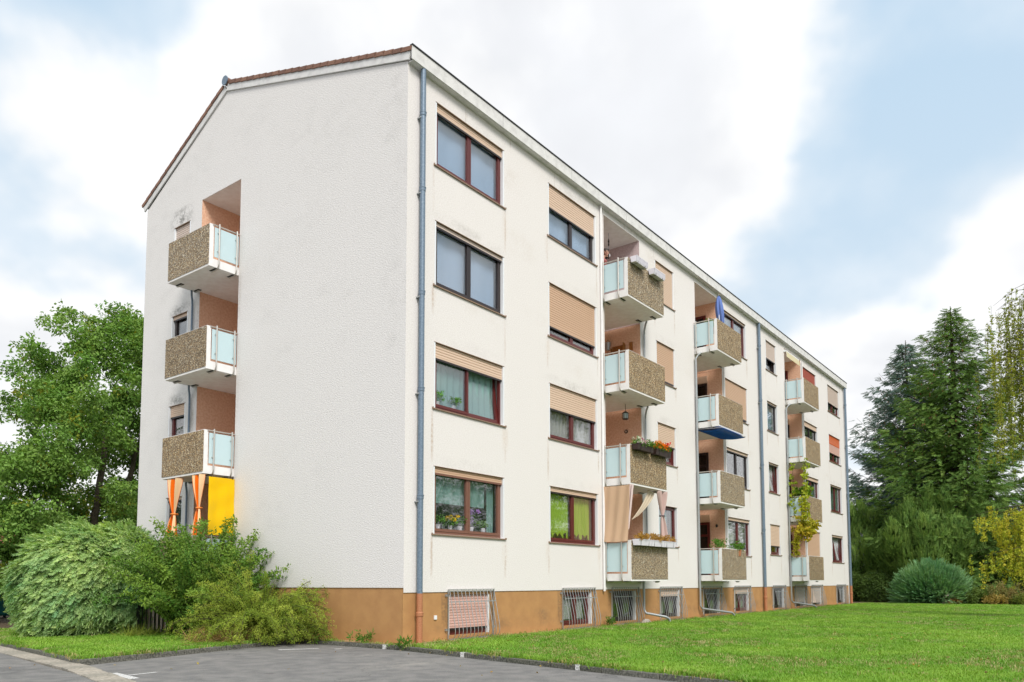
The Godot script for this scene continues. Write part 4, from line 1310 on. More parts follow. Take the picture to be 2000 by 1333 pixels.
	# small flowering plant between the shrubs
	var fl = arching_shrub("sedum_plant", "small pale flowering plant between leafy shrub and arching shrub", Vector3(-1.0, 0, -6.2), 46, 0.35, 0.75, 0.2, small, 1.4, [Color(0.13, 0.21, 0.06), Color(0.20, 0.28, 0.10)], 541, Vector3(0, 0.3, 0), 0.28, Vector2(0.0, 0.6))
	var fs := Scatter.new()
	for i in 60:
		fs.add(Basis().scaled(Vector3.ONE * rng.randf_range(0.6, 1.2)), Vector3(rng.randf_range(-0.35, 0.35), rng.randf_range(0.45, 0.78), rng.randf_range(-0.35, 0.35)), tint(Color(0.62, 0.45, 0.38), 0.2))
	scatter_node(fs, leaf_clump(10, 0.03, 0.03, 0.02, 0.0), "blossoms", M.leaf, fl)
	# dry straw and yellow tufts
	var straw := leaf_clump(16, 0.10, 0.22, 0.014, 0.2)
	var ss := Scatter.new()
	rng.seed = 550
	for i in 260:
		ss.add(look_basis(rv() + Vector3.UP * 0.2, rng.randf() * TAU), Vector3(rng.randfn() * 0.42, absf(rng.randfn()) * 0.07 + 0.03, rng.randfn() * 0.28), tint(Color(0.42, 0.27, 0.11), 0.25))
	var sp := thing("straw_heap", "heap of dry brown cut grass under the arching shrub", "dry grass", Vector3(-1.55, 0, -3.55))
	scatter_node(ss, straw, "stalks", M.leaf, sp)
	for q in [[Vector3(-2.2, 0, -6.6), "tuft of yellowing grass at the foot of the juniper"], [Vector3(-1.75, 0, -6.9), "yellow green grass tuft beside the dark bar fence"]]:
		var tf := thing("grass_tuft", q[1], "grass tuft", q[0], "grass tufts by the juniper")
		var gs := Scatter.new()
		for i in 150:
			var d := (rv() * Vector3(1, 0.2, 1) + Vector3.UP * 0.7).normalized()
			gs.add(look_basis(d, rng.randf() * TAU).scaled(Vector3.ONE * rng.randf_range(0.6, 1.2)), Vector3(rng.randfn() * 0.18, 0, rng.randfn() * 0.18), tint(Color(0.27, 0.33, 0.05), 0.25))
		scatter_node(gs, blade_mesh(0.34, 0.012), "blades", M.leaf, tf)
	make_far_plants()
	make_grass()

func blade_mesh(h: float, w: float) -> Mesh:
	var st := mb()
	var pts := [Vector3.ZERO, Vector3(0, h * 0.55, h * 0.06), Vector3(0, h, h * 0.32)]
	var s := Vector3(w / 2, 0, 0)
	tri(st, pts[0] - s, pts[1] - s * 0.8, pts[0] + s)
	tri(st, pts[0] + s, pts[1] - s * 0.8, pts[1] + s * 0.8)
	tri(st, pts[1] - s * 0.8, pts[2], pts[1] + s * 0.8)
	return st.commit()

func tuft_mesh(n: int, h: float, w: float, spread: float) -> Mesh:
	var st := mb()
	for i in n:
		var an := rng.randf() * TAU
		var o := Vector3(rng.randf_range(-spread, spread), 0, rng.randf_range(-spread, spread))
		var f := Vector3(cos(an), 0, sin(an)); var s := Vector3(-sin(an), 0, cos(an)) * w / 2
		var hh := h * rng.randf_range(0.6, 1.2)
		var a := o + f * hh * 0.12 + Vector3.UP * hh * 0.6
		var b := o + f * hh * rng.randf_range(0.25, 0.8) + Vector3.UP * hh
		tri(st, o - s, a - s * 0.8, o + s)
		tri(st, o + s, a - s * 0.8, a + s * 0.8)
		tri(st, a - s * 0.8, b, a + s * 0.8)
	return st.commit()

func make_grass():
	rng.seed = 600
	var tufts := [tuft_mesh(10, 0.045, 0.010, 0.06), tuft_mesh(10, 0.055, 0.009, 0.06), tuft_mesh(9, 0.040, 0.011, 0.05)]
	var patch := FastNoiseLite.new()
	patch.seed = 8; patch.frequency = 0.35; patch.fractal_octaves = 4
	var cam := Vector2(-11.18, 11.43)
	for which in 2:
		var poly := PackedVector2Array(lawn_right if which == 0 else lawn_left)
		var sc := [Scatter.new(), Scatter.new(), Scatter.new()]
		var count := 200000 if which == 0 else 30000
		for i in count:
			var p: Vector2
			if which == 0:
				# denser towards the kerb, thinner far off
				var u := pow(rng.randf(), 1.9)
				p = Vector2(-2.6 + u * 39.2, rng.randf_range(0.36, 13.0))
			else:
				p = Vector2(rng.randf_range(-5.3, -0.3), rng.randf_range(-12.4, -2.0))
			if not Geometry2D.is_point_in_polygon(p, poly): continue
			if which == 0 and p.y > 11.7 - 0.045 * (p.x + 11.2): continue
			var n := patch.get_noise_2d(p.x, p.y) + 0.35 * patch.get_noise_2d(p.x * 0.28 + 90.0, p.y * 0.28)
			var edge := 0.0
			if which == 0:
				edge = clampf(1.0 - (p.y - 0.35) / 0.5, 0, 1)
				if p.x < 2.2 and p.y < 1.3: edge = maxf(edge, clampf(1.35 - (p.x + p.y * 0.6) / 2.2, 0, 1))
			else:
				edge = clampf(1.0 - (p.y + 6.6 + 9.0) / 9.0, 0, 0.6) if p.y < -6.0 else 0.0
			if rng.randf() < edge * 0.75: continue
			if n < -0.30 and rng.randf() < 0.5: continue
			var c := Color(0.145, 0.335, 0.030).lerp(Color(0.290, 0.480, 0.065), clampf(0.5 + n * 1.1 + rng.randf_range(-0.3, 0.3), 0, 1))
			if rng.randf() < 0.025 + edge * 0.3 + clampf((-n - 0.12) * 1.2, 0.0, 0.32): c = Color(0.46, 0.42, 0.19)
			var far := clampf((p.distance_to(cam) - 9.0) / 36.0, 0, 1)
			var k := lerpf(1.0, 1.7, far) * rng.randf_range(0.7, 1.25)
			sc[rng.randi() % 3].add(Basis(Vector3.UP, rng.randf() * TAU).scaled(Vector3(k, k * lerpf(1.0, 0.72, far), k)), Vector3(p.x, 0.0, p.y), tint(c, 0.14))
		var g := thing("lawn_grass", "short bright green grass of the wide lawn before the long facade" if which == 0 else "short green grass of the small lawn before the shrubs", "grass")
		g.set_meta("kind", "stuff")
		for i in 3: scatter_node(sc[i], tufts[i], "grass", M.leaf, g)
	# ragged fringe over the kerbs and along the wall strip, and a few fallen leaves
	rng.seed = 640
	var fr := Scatter.new()
	for q in [[Vector2(-0.30, 0.33), Vector2(-1.66, 7.6), 520], [Vector2(-1.66, 7.6), Vector2(-2.7, 13.0), 260], [Vector2(-5.26, -2.12), Vector2(-0.4, -3.06), 360], [Vector2(-5.30, -2.1), Vector2(-4.64, -7.2), 260], [Vector2(-0.30, -2.9), Vector2(-0.30, 0.3), 60], [Vector2(0.6, 0.3), Vector2(36.0, 0.34), 900], [Vector2(0.2, 0.03), Vector2(36.0, 0.03), 300]]:
		for i in q[2]:
			var p: Vector2 = (q[0] as Vector2).lerp(q[1], rng.randf()) + Vector2(rng.randfn(), rng.randfn()) * 0.035
			if stain_noise.get_noise_2d(p.x * 0.9, p.y * 0.9) < -0.1: continue
			var k := rng.randf_range(0.6, 1.5)
			fr.add(Basis(Vector3.UP, rng.randf() * TAU).rotated(Vector3(rng.randfn(), 0, rng.randfn()).normalized(), rng.randf_range(0, 0.5)).scaled(Vector3.ONE * k), Vector3(p.x, 0.0, p.y), tint(Color(0.16, 0.30, 0.035) if rng.randf() < 0.75 else Color(0.42, 0.37, 0.15), 0.2))
	var fg := thing("edge_grass", "ragged grass fringe along kerbs and plinth", "grass")
	fg.set_meta("kind", "stuff")
	scatter_node(fr, tufts[1], "grass", M.leaf, fg)
	var fl := Scatter.new()
	for i in 420:
		var p := Vector2(rng.randf_range(-6.5, 14.0), rng.randf_range(-2.6, 10.5))
		if p.x < -0.6 and rng.randf() < 0.55 and absf(p.x + 0.4 + maxf(p.y, 0) * 0.19) > 0.5: continue
		var on_lot := p.x < -0.42 - maxf(p.y - 0.3, 0.0) * 0.188
		if not on_lot and p.y < 0.1: continue
		fl.add(look_basis(Vector3(rng.randfn(), 0.25, rng.randfn()), rng.randf() * TAU).scaled(Vector3.ONE * rng.randf_range(0.4, 0.8)), Vector3(p.x, -0.062 if on_lot else 0.05, p.y), tint(Color(0.42, 0.30, 0.07) if rng.randf() < 0.6 else Color(0.30, 0.19, 0.08), 0.3))
	var lm := mb()
	leaf_pair(lm, Vector3.ZERO, Vector3.UP, Vector3.RIGHT, 0.07, 0.045, 0.2)
	var fv := thing("fallen_leaves", "scattered dry leaves on lot and lawn", "leaves")
	fv.set_meta("kind", "stuff")
	scatter_node(fl, lm.commit(), "leaves", M.leaf, fv)
	# weeds along the kerb and the plinth
	var weed := leaf_clump(14, 0.07, 0.10, 0.03, -0.3)
	for q in [[Vector3(-0.30, 0.02, -1.0), 8, "tiny weed in the joint along the gable plinth"], [Vector3(-0.18, 0.02, -0.85), 7, "upright weed close to the gable plinth corner"], [Vector3(-0.40, 0.0, 0.45), 9, "yellow-green weed at the kerb below the building corner"], [Vector3(8.0, 0.02, 0.2), 16, "round leafy weed at the plinth beside the third barred window"], [Vector3(-0.42, -0.03, -2.2), 6, "flat weed growing from the kerb near the arching shrub"]]:
		var t := thing("weed", q[2], "weed", q[0], "weeds along the walls and kerbs")
		var s := Scatter.new()
		for i in q[1]:
			s.add(look_basis(Vector3.UP + rv() * 0.6, rng.randf() * TAU).scaled(Vector3.ONE * rng.randf_range(0.6, 1.1)), Vector3(rng.randfn() * 0.07, absf(rng.randfn()) * 0.08 + 0.04, rng.randfn() * 0.07), tint(Color(0.10, 0.21, 0.025), 0.2))
		scatter_node(s, weed, "leaves", M.leaf, t)

func plumes(lobes: Array, n: int, seed_: int) -> Array:
	# upright plume-shaped lobes standing over a set of big lobes
	rng.seed = seed_
	var out := []
	for lb in lobes: out.append([lb[0], lb[1] * 0.93])
	for i in n:
		var lb: Array = lobes[i % lobes.size()]
		var d := rv()
		var p: Vector3 = lb[0] + d * lb[1] * rng.randf_range(0.85, 1.05)
		if p.y < 0.9: continue
		var w := rng.randf_range(0.26, 0.44)
		out.append([p, Vector3(w, w * rng.randf_range(2.0, 3.2), w)])
	return out

func make_far_plants():
	rng.seed = 700
	var fir := [spray(0.62, 30, 0.20, 0.035, 0.35, 0.55), spray(0.56, 28, 0.19, 0.035, 0.4, 0.55), spray(0.68, 32, 0.19, 0.034, 0.35, 0.55)]
	conifer("blue_spruce", "bluish spruce with browned top branches just past the building's end", Vector3(49.5, 0, 0.9), 18.8, 6.6, [Color(0.110, 0.195, 0.165), Color(0.165, 0.250, 0.215), Color(0.26, 0.36, 0.32)], 711, fir, 1.4, 0.2)
	conifer("green_spruce", "tallest dark green spruce with upright pointed top behind the yews", Vector3(45.5, 0, 4.35), 19.4, 7.0, [Color(0.095, 0.205, 0.045), Color(0.155, 0.275, 0.058), Color(0.270, 0.390, 0.085)], 712, fir, 1.5, 0.10)
	var plume := [spray(0.40, 28, 0.10, 0.026, 0.9, 1.0), spray(0.36, 26, 0.10, 0.026, 0.9, 1.1)]
	dome_shrub("yew_tree", "big rounded dark green yew with plume-like shoots before the spruces", "tree", Vector3(41.0, 0, 2.6),
		plumes([[Vector3(0, 4.0, 0.6), Vector3(1.7, 1.9, 1.5)], [Vector3(-0.2, 3.2, -0.6), Vector3(1.6, 1.9, 1.4)], [Vector3(0.2, 3.5, 1.9), Vector3(1.6, 2.0, 1.2)], [Vector3(-0.6, 2.5, 0.6), Vector3(1.5, 1.4, 1.5)]], 85, 731),
		14000, plume, [Color(0.130, 0.250, 0.060), Color(0.290, 0.430, 0.100)], 713, Vector3(0, 1.0, 0), M.needle, "", 0.20, 0.3, 0.65)
	dome_shrub("dark_yew", "narrow shaded yew close beside the building's far corner", "tree", Vector3(43.0, 0, -1.6),
		plumes([[Vector3(0, 3.4, 0.2), Vector3(1.4, 2.3, 1.4)], [Vector3(0, 2.5, 1.6), Vector3(1.3, 1.8, 1.2)], [Vector3(0, 2.3, -1.3), Vector3(1.3, 1.9, 1.2)]], 55, 732),
		8500, plume, [Color(0.130, 0.250, 0.060), Color(0.290, 0.430, 0.100)], 714, Vector3(0, 1.0, 0), M.needle, "", 0.20, 0.3, 0.65)
	dome_shrub("slim_yew", "dark green yew between the big yew and the yellow birch", "tree", Vector3(43.5, 0, 6.0),
		plumes([[Vector3(0, 3.7, 0.0), Vector3(1.5, 2.5, 1.3)], [Vector3(0, 2.3, 1.4), Vector3(1.5, 1.9, 1.4)], [Vector3(0, 2.1, 3.2), Vector3(1.5, 1.7, 1.6)]], 65, 733),
		10000, plume, [Color(0.130, 0.250, 0.060), Color(0.290, 0.430, 0.100)], 715, Vector3(0, 1.0, 0), M.needle, "", 0.20, 0.3, 0.65)
	var hedge := [leaf_clump(12, 0.16, 0.10, 0.05, 0.1), leaf_clump(12, 0.15, 0.10, 0.05, 0.2)]
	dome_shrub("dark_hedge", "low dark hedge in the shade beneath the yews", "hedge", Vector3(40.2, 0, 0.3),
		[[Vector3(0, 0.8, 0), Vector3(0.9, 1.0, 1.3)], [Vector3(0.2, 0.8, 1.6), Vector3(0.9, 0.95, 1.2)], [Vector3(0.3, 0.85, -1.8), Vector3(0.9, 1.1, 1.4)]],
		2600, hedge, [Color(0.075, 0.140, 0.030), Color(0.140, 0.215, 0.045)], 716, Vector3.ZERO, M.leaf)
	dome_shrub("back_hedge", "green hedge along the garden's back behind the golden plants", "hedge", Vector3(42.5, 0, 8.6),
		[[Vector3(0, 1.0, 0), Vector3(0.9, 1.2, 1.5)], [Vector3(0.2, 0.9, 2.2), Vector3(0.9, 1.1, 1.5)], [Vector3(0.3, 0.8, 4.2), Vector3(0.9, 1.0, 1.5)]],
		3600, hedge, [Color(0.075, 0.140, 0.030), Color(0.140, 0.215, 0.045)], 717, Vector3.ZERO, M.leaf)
	var jun := [spray(0.62, 30, 0.12, 0.03, 0.35, 1.1), spray(0.55, 28, 0.12, 0.03, 0.4, 1.1)]
	dome_shrub("spreading_juniper", "low spreading blue green juniper at the far edge of the lawn", "shrub", Vector3(37.6, 0, 3.75),
		[[Vector3(0, 0.75, 0), Vector3(1.3, 1.2, 1.25)], [Vector3(-0.2, 0.6, 0.7), Vector3(1.0, 1.0, 0.95)], [Vector3(-0.2, 0.55, -0.65), Vector3(1.0, 1.0, 0.95)]],
		4200, jun, [Color(0.160, 0.350, 0.160), Color(0.320, 0.510, 0.250)], 718, Vector3(0, 0.35, 0), M.needle, "", 0.35, 0.22)
	# golden border plants
	rng.seed = 720
	var small := [leaf_clump(8, 0.10, 0.12, 0.05, 0.3), leaf_clump(7, 0.10, 0.12, 0.05, 0.4)]
	var k := 0
	for q in [[Vector3(37.0, 0, 5.9), 0.95, Color(0.10, 0.17, 0.03), Color(0.17, 0.24, 0.05), "low green plant between juniper and golden plants"], [Vector3(36.6, 0, 6.9), 0.55, Color(0.34, 0.26, 0.06), Color(0.45, 0.33, 0.09), "short golden border plant at the lawn's far edge"], [Vector3(37.4, 0, 7.4), 1.25, Color(0.36, 0.27, 0.10), Color(0.20, 0.24, 0.06), "tallest golden border plant with pale seed heads"], [Vector3(36.8, 0, 8.1), 0.6, Color(0.13, 0.20, 0.03), Color(0.30, 0.30, 0.06), "yellow-green border plant near the picture's edge"], [Vector3(36.9, 0, 8.9), 0.5, Color(0.36, 0.24, 0.06), Color(0.28, 0.26, 0.06), "last dry border plant under the yellow birch"], [Vector3(36.6, 0, 4.9), 0.35, Color(0.45, 0.25, 0.08), Color(0.40, 0.26, 0.10), "rusty brown ground plant at the juniper's foot"]]:
		arching_shrub("border_plant", q[4], q[0], 60, q[1] * 0.6, q[1] * 1.1, 0.4, small, 1.6, [q[2], q[3]], 721 + k, Vector3.ZERO, 0.4, Vector2(0.0, 0.9)).set_meta("group", "plants in the border past the lawn")
		k += 1
	# weeping birch: the trunk stands just outside the picture
	rng.seed = 730
	var b := thing("weeping_birch", "weeping birch with hanging yellow green twigs at the picture's edge", "tree", Vector3(20.5, 0, 10.75))
	var st := mb()
	tube(st, [Vector3(0, -0.1, 0), Vector3(0.1, 4.0, -0.1), Vector3(0.0, 8.0, 0.0), Vector3(0.1, 12.6, 0.1)], [0.2, 0.16, 0.11, 0.03], 10)
	build(st, "trunk", M.bark_birch, b)
	st = mb()
	var tops := []
	var low_tops := []
	for i in 34:
		var y := rng.randf_range(5.5, 11.6)
		var an := rng.randf() * TAU if i > 17 else PI * 1.5 + rng.randf_range(-0.7, 0.5)
		var ln := rng.randf_range(1.2, 2.5) * lerpf(1.0, 0.6, (y - 5.5) / 7.0) + (0.6 if i <= 17 else 0.0)
		var o := Vector3(cos(an), 0, sin(an))
		var pts := []
		for j in 6:
			var u := j / 5.0
			pts.append(Vector3(0, y, 0) + o * ln * u + Vector3(0, ln * (0.75 * u - 0.85 * u * u), 0))
		tube(st, pts, [0.024, 0.018, 0.013, 0.009, 0.006, 0.004], 5, false)
		for j in 8:
			var u := rng.randf_range(0.3, 1.0)
			var x := u * 5.0; var jj := mini(4, int(x))
			tops.append([(pts[jj] as Vector3).lerp(pts[jj + 1], x - jj) + rv() * 0.12, minf(0.5 + 4.6 * pow(rng.randf(), 2.2), maxf(0.4, y - 5.0 - rng.randf() * 0.8))])
	for i in 24:
		var e := Vector3(rng.randf_range(-1.6, 0.8), rng.randf_range(8.4, 11.2), rng.randf_range(-2.0, -0.7))
		var a := Vector3(0, e.y - rng.randf_range(0.2, 0.9), 0)
		var c := a.lerp(e, 0.6) + Vector3.UP * 0.5
		tube(st, [a, a.lerp(c, 0.5) + Vector3.UP * 0.1, c, c.lerp(e, 0.6) + Vector3.UP * 0.08, e], [0.02, 0.015, 0.010, 0.007, 0.004], 5, false)
		for g in 3: tops.append([c.lerp(e, g / 2.0) + rv() * 0.05, rng.randf_range(0.5, 1.4) if g < 2 else rng.randf_range(1.2, 4.6)])
	for i in 40:
		var y := rng.randf_range(2.0, 3.9)
		var an := PI * 1.5 + rng.randf_range(-0.6, 0.5)
		var ln := rng.randf_range(1.3, 3.1)
		var o := Vector3(cos(an), 0, sin(an))
		var pts := []
		for j in 6:
			var u := j / 5.0
			pts.append(Vector3(0, y, 0) + o * ln * u + Vector3(0, ln * (0.22 * u - 0.30 * u * u), 0))
		tube(st, pts, [0.024, 0.018, 0.013, 0.009, 0.006, 0.004], 5, false)
		for j in 9:
			var u := rng.randf_range(0.25, 1.0)
			var x := u * 5.0; var jj := mini(4, int(x))
			low_tops.append([(pts[jj] as Vector3).lerp(pts[jj + 1], x - jj) + rv() * 0.2, rng.randf_range(0.25, 1.0)])
	build(st, "branch", M.bark_dark, b)
	var bl := [leaf_clump(6, 0.05, 0.06, 0.042, 0.8), leaf_clump(5, 0.05, 0.065, 0.042, 0.9)]
	strands(b, tops, bl, [Color(0.22, 0.29, 0.035), Color(0.40, 0.41, 0.050)], 1.3)
	strands(b, low_tops, bl, [Color(0.42, 0.48, 0.045), Color(0.64, 0.58, 0.065)], 2.4, 0.07)

# ------------------------------------------------------------------ cloth, people and small things
func cloth(fn: Callable, nu: int, nv: int, called: String, m: Material, parent: Node = null, colour = null) -> MeshInstance3D:
	var st := mb()
	var eps := 0.002
	for i in nu:
		for j in nv:
			for q in [[i, j], [i, j + 1], [i + 1, j + 1], [i, j], [i + 1, j + 1], [i + 1, j]]:
				var u := float(q[0]) / nu; var v := float(q[1]) / nv
				var p: Vector3 = fn.call(u, v)
				var n := (fn.call(u + eps, v) - fn.call(u - eps, v)).cross(fn.call(u, v + eps) - fn.call(u, v - eps)) as Vector3
				st.set_normal(n.normalized())
				if colour: st.set_color(colour.call(u, v))
				st.add_vertex(p)
	return build(st, called, m, parent)

func cloth_mat(c: Color, back := 0.3) -> StandardMaterial3D:
	var m := smat(c, 0.95)
	m.backlight_enabled = true
	m.backlight = Color(back, back, back)
	m.metallic_specular = 0.2
	return m

func tied_curtain(called: String, label: String, at: Vector3, along: Vector3, h: float, half: float, m: Material, knot: float, shift: Vector3, stripes, knot_m: Material):
	# a curtain gathered by a tie; along is its width direction, it hangs from at
	var t := thing(called, label, "curtain", at + Vector3(0, -h, 0), "")
	var out := along.cross(Vector3.UP)
	var fn := func(u: float, v: float) -> Vector3:
		var w := half
		if v < knot: w = lerpf(half, half * 0.22, pow(v / knot, 1.6))
		else: w = lerpf(half * 0.22, half * 0.95, pow((v - knot) / (1.0 - knot), 0.6))
		var pl := sin(u * TAU * 4.0 + v * 2.0) * w * 0.22 + sin(u * TAU * 1.5) * w * 0.3
		var mid := shift * sin(PI * clampf(v, 0, 1) * 0.5) * (1.0 if v < knot else 1.0 + (v - knot) * 0.8)
		return Vector3(0, h * (1.0 - v), 0) + along * (u - 0.5) * 2.0 * w + out * pl + mid
	cloth(fn, 40, 26, "drape", m, t, stripes)
	var st := mb()
	var c: Vector3 = fn.call(0.5, knot)
	var pts := []
	for k in 13:
		var a := TAU * k / 12.0
		pts.append(c + along * cos(a) * half * 0.27 + out * sin(a) * half * 0.27)
	tube(st, pts, 0.022, 6, false)
	build(st, "tie", knot_m, t)
	return t

func flower_box(called: String, label: String, x0: float, x1: float, y: float, m: Material, group: String, ribs := false) -> Node3D:
	var t := thing(called, label, "planter", Vector3((x0 + x1) / 2, y, 1.02), group)
	var st := mb()
	var hw := (x1 - x0) / 2
	var pr := [[-0.075, 0.0], [-0.095, 0.16], [-0.105, 0.16], [-0.105, 0.175], [0.105, 0.175], [0.105, 0.16], [0.095, 0.16], [0.075, 0.0]]
	for i in 8:
		var a: Array = pr[i]; var b: Array = pr[(i + 1) % 8]
		var n := Vector3(0, -(b[0] - a[0]), b[1] - a[1]).normalized()
		if i == 7: n = Vector3.DOWN
		if n.z * (a[0] + b[0]) < 0 and i != 3 and i != 7: n = -n
		if i == 3: n = Vector3.UP
		quad(st, Vector3(-hw, a[1], a[0]), Vector3(hw, a[1], a[0]), Vector3(hw, b[1], b[0]), Vector3(-hw, b[1], b[0]), n)
	for s in [-1, 1]:
		quad(st, Vector3(hw * s, 0, -0.075), Vector3(hw * s, 0, 0.075), Vector3(hw * s, 0.175, 0.105), Vector3(hw * s, 0.175, -0.105), Vector3(s, 0, 0))
	build(st, "trough", m, t)
	st = mb()
	for s in [-0.6, 0.6]:
		tube(st, [Vector3(hw * s, 0.17, 0.09), Vector3(hw * s, -0.01, 0.08), Vector3(hw * s, -0.015, -0.11), Vector3(hw * s, 0.19, -0.12), Vector3(hw * s, 0.2, -0.24)], 0.006, 5)
	build(st, "hanger", M.steel_dark, t)
	if ribs:
		for i in 9:
			st = mb()
			var x := lerpf(-hw + 0.03, hw - 0.03, i / 8.0)
			box(st, Vector3(x - 0.012, 0.02, 0.1062), Vector3(x + 0.012, 0.19, 0.114))
			build(st, "slat", m, t)
	return t

func box_flowers(t: Node3D, hw: float, leaf: Color, cols: Array, n: int, h: float):
	var s := Scatter.new()
	var f := Scatter.new()
	for i in n:
		s.add(look_basis(Vector3.UP + rv(), rng.randf() * TAU).scaled(Vector3.ONE * rng.randf_range(0.7, 1.2)), Vector3(rng.randf_range(-hw, hw), 0.17 + rng.randf() * h * 0.7, rng.randfn() * 0.07), tint(leaf, 0.2))
		if cols.size() > 0:
			var x := rng.randf_range(-hw, hw)
			var ci := int((x + hw) / (2 * hw) * cols.size() * 0.999)
			f.add(look_basis(Vector3.UP + rv() * 0.6, rng.randf() * TAU).scaled(Vector3.ONE * rng.randf_range(0.8, 1.3)), Vector3(x, 0.2 + rng.randf() * h, rng.randfn() * 0.07 + 0.02), tint(cols[ci], 0.12))
	scatter_node(s, leaf_clump(8, 0.06, 0.07, 0.04, 0.2), "leaves", M.leaf, t)
	if cols.size() > 0: scatter_node(f, leaf_clump(14, 0.022, 0.035, 0.03, 0.0), "blossoms", M.leaf, t)

func capsule(p: Vector3, b: Array) -> float:
	var a: Vector3 = b[0]; var ab: Vector3 = b[1] - a
	var h := clampf((p - a).dot(ab) / maxf(ab.dot(ab), 1e-6), 0.0, 1.0)
	return (p - a - ab * h).length() - lerpf(b[2], b[3], h)

func flesh(st: SurfaceTool, bones: Array, lo: Vector3, hi: Vector3, cell: float, k: float):
	# surface nets over smoothly joined tapered capsules [a, b, ra, rb, colour]
	var n := Vector3i(((hi - lo) / cell).ceil()) + Vector3i.ONE
	var val := PackedFloat32Array(); val.resize(n.x * n.y * n.z)
	var at := func(x: int, y: int, z: int) -> int: return (x * n.y + y) * n.z + z
	for x in n.x:
		for y in n.y:
			for z in n.z:
				var p := lo + Vector3(x, y, z) * cell
				var d := 1.0
				for b in bones:
					var c := capsule(p, b)
					var h := clampf(0.5 + 0.5 * (d - c) / k, 0.0, 1.0)
					d = lerpf(d, c, h) - k * h * (1.0 - h)
				val[at.call(x, y, z)] = d
	var vert := {}
	for x in n.x - 1:
		for y in n.y - 1:
			for z in n.z - 1:
				var sum := Vector3.ZERO; var cnt := 0
				var v := []
				for i in 8: v.append(val[at.call(x + (i & 1), y + ((i >> 1) & 1), z + (i >> 2))])
				for e in [[0, 1], [2, 3], [4, 5], [6, 7], [0, 2], [1, 3], [4, 6], [5, 7], [0, 4], [1, 5], [2, 6], [3, 7]]:
					var a: float = v[e[0]]; var b: float = v[e[1]]
					if (a < 0) != (b < 0):
						var t := a / (a - b)
						var pa := Vector3(e[0] & 1, (e[0] >> 1) & 1, e[0] >> 2); var pb := Vector3(e[1] & 1, (e[1] >> 1) & 1, e[1] >> 2)
						sum += pa.lerp(pb, t); cnt += 1
				if cnt > 0:
					var p := lo + (Vector3(x, y, z) + sum / cnt) * cell
					var best := 1e9; var col := Color.WHITE
					var g := Vector3.ZERO
					for b in bones:
						var c := capsule(p, b)
						if c < best:
							best = c; col = b[4]
						var q: Vector3 = b[0]; var ab: Vector3 = b[1] - q
						var hh := clampf((p - q).dot(ab) / maxf(ab.dot(ab), 1e-6), 0.0, 1.0)
						g += (p - q - ab * hh).normalized() * exp(-maxf(c, 0.0) / (k * 0.6))
					vert[at.call(x, y, z)] = [p, g.normalized(), col]
	for x in range(1, n.x - 1):
		for y in range(1, n.y - 1):
			for z in range(1, n.z - 1):
				var a := val[at.call(x, y, z)]
				for ax in 3:
					var b: float = val[at.call(x + 1, y, z)] if ax == 0 else (val[at.call(x, y + 1, z)] if ax == 1 else val[at.call(x, y, z + 1)])
					if (a < 0) == (b < 0): continue
					var ids := []
					if ax == 0: ids = [at.call(x, y - 1, z - 1), at.call(x, y, z - 1), at.call(x, y, z), at.call(x, y - 1, z)]
					elif ax == 1: ids = [at.call(x - 1, y, z - 1), at.call(x - 1, y, z), at.call(x, y, z), at.call(x, y, z - 1)]
					else: ids = [at.call(x - 1, y - 1, z), at.call(x, y - 1, z), at.call(x, y, z), at.call(x - 1, y, z)]
					if a > 0: ids.reverse()
					for q in [0, 2, 1, 0, 3, 2]:
						var w: Array = vert[ids[q]]
						st.set_normal(w[1]); st.set_color(w[2]); st.add_vertex(w[0])

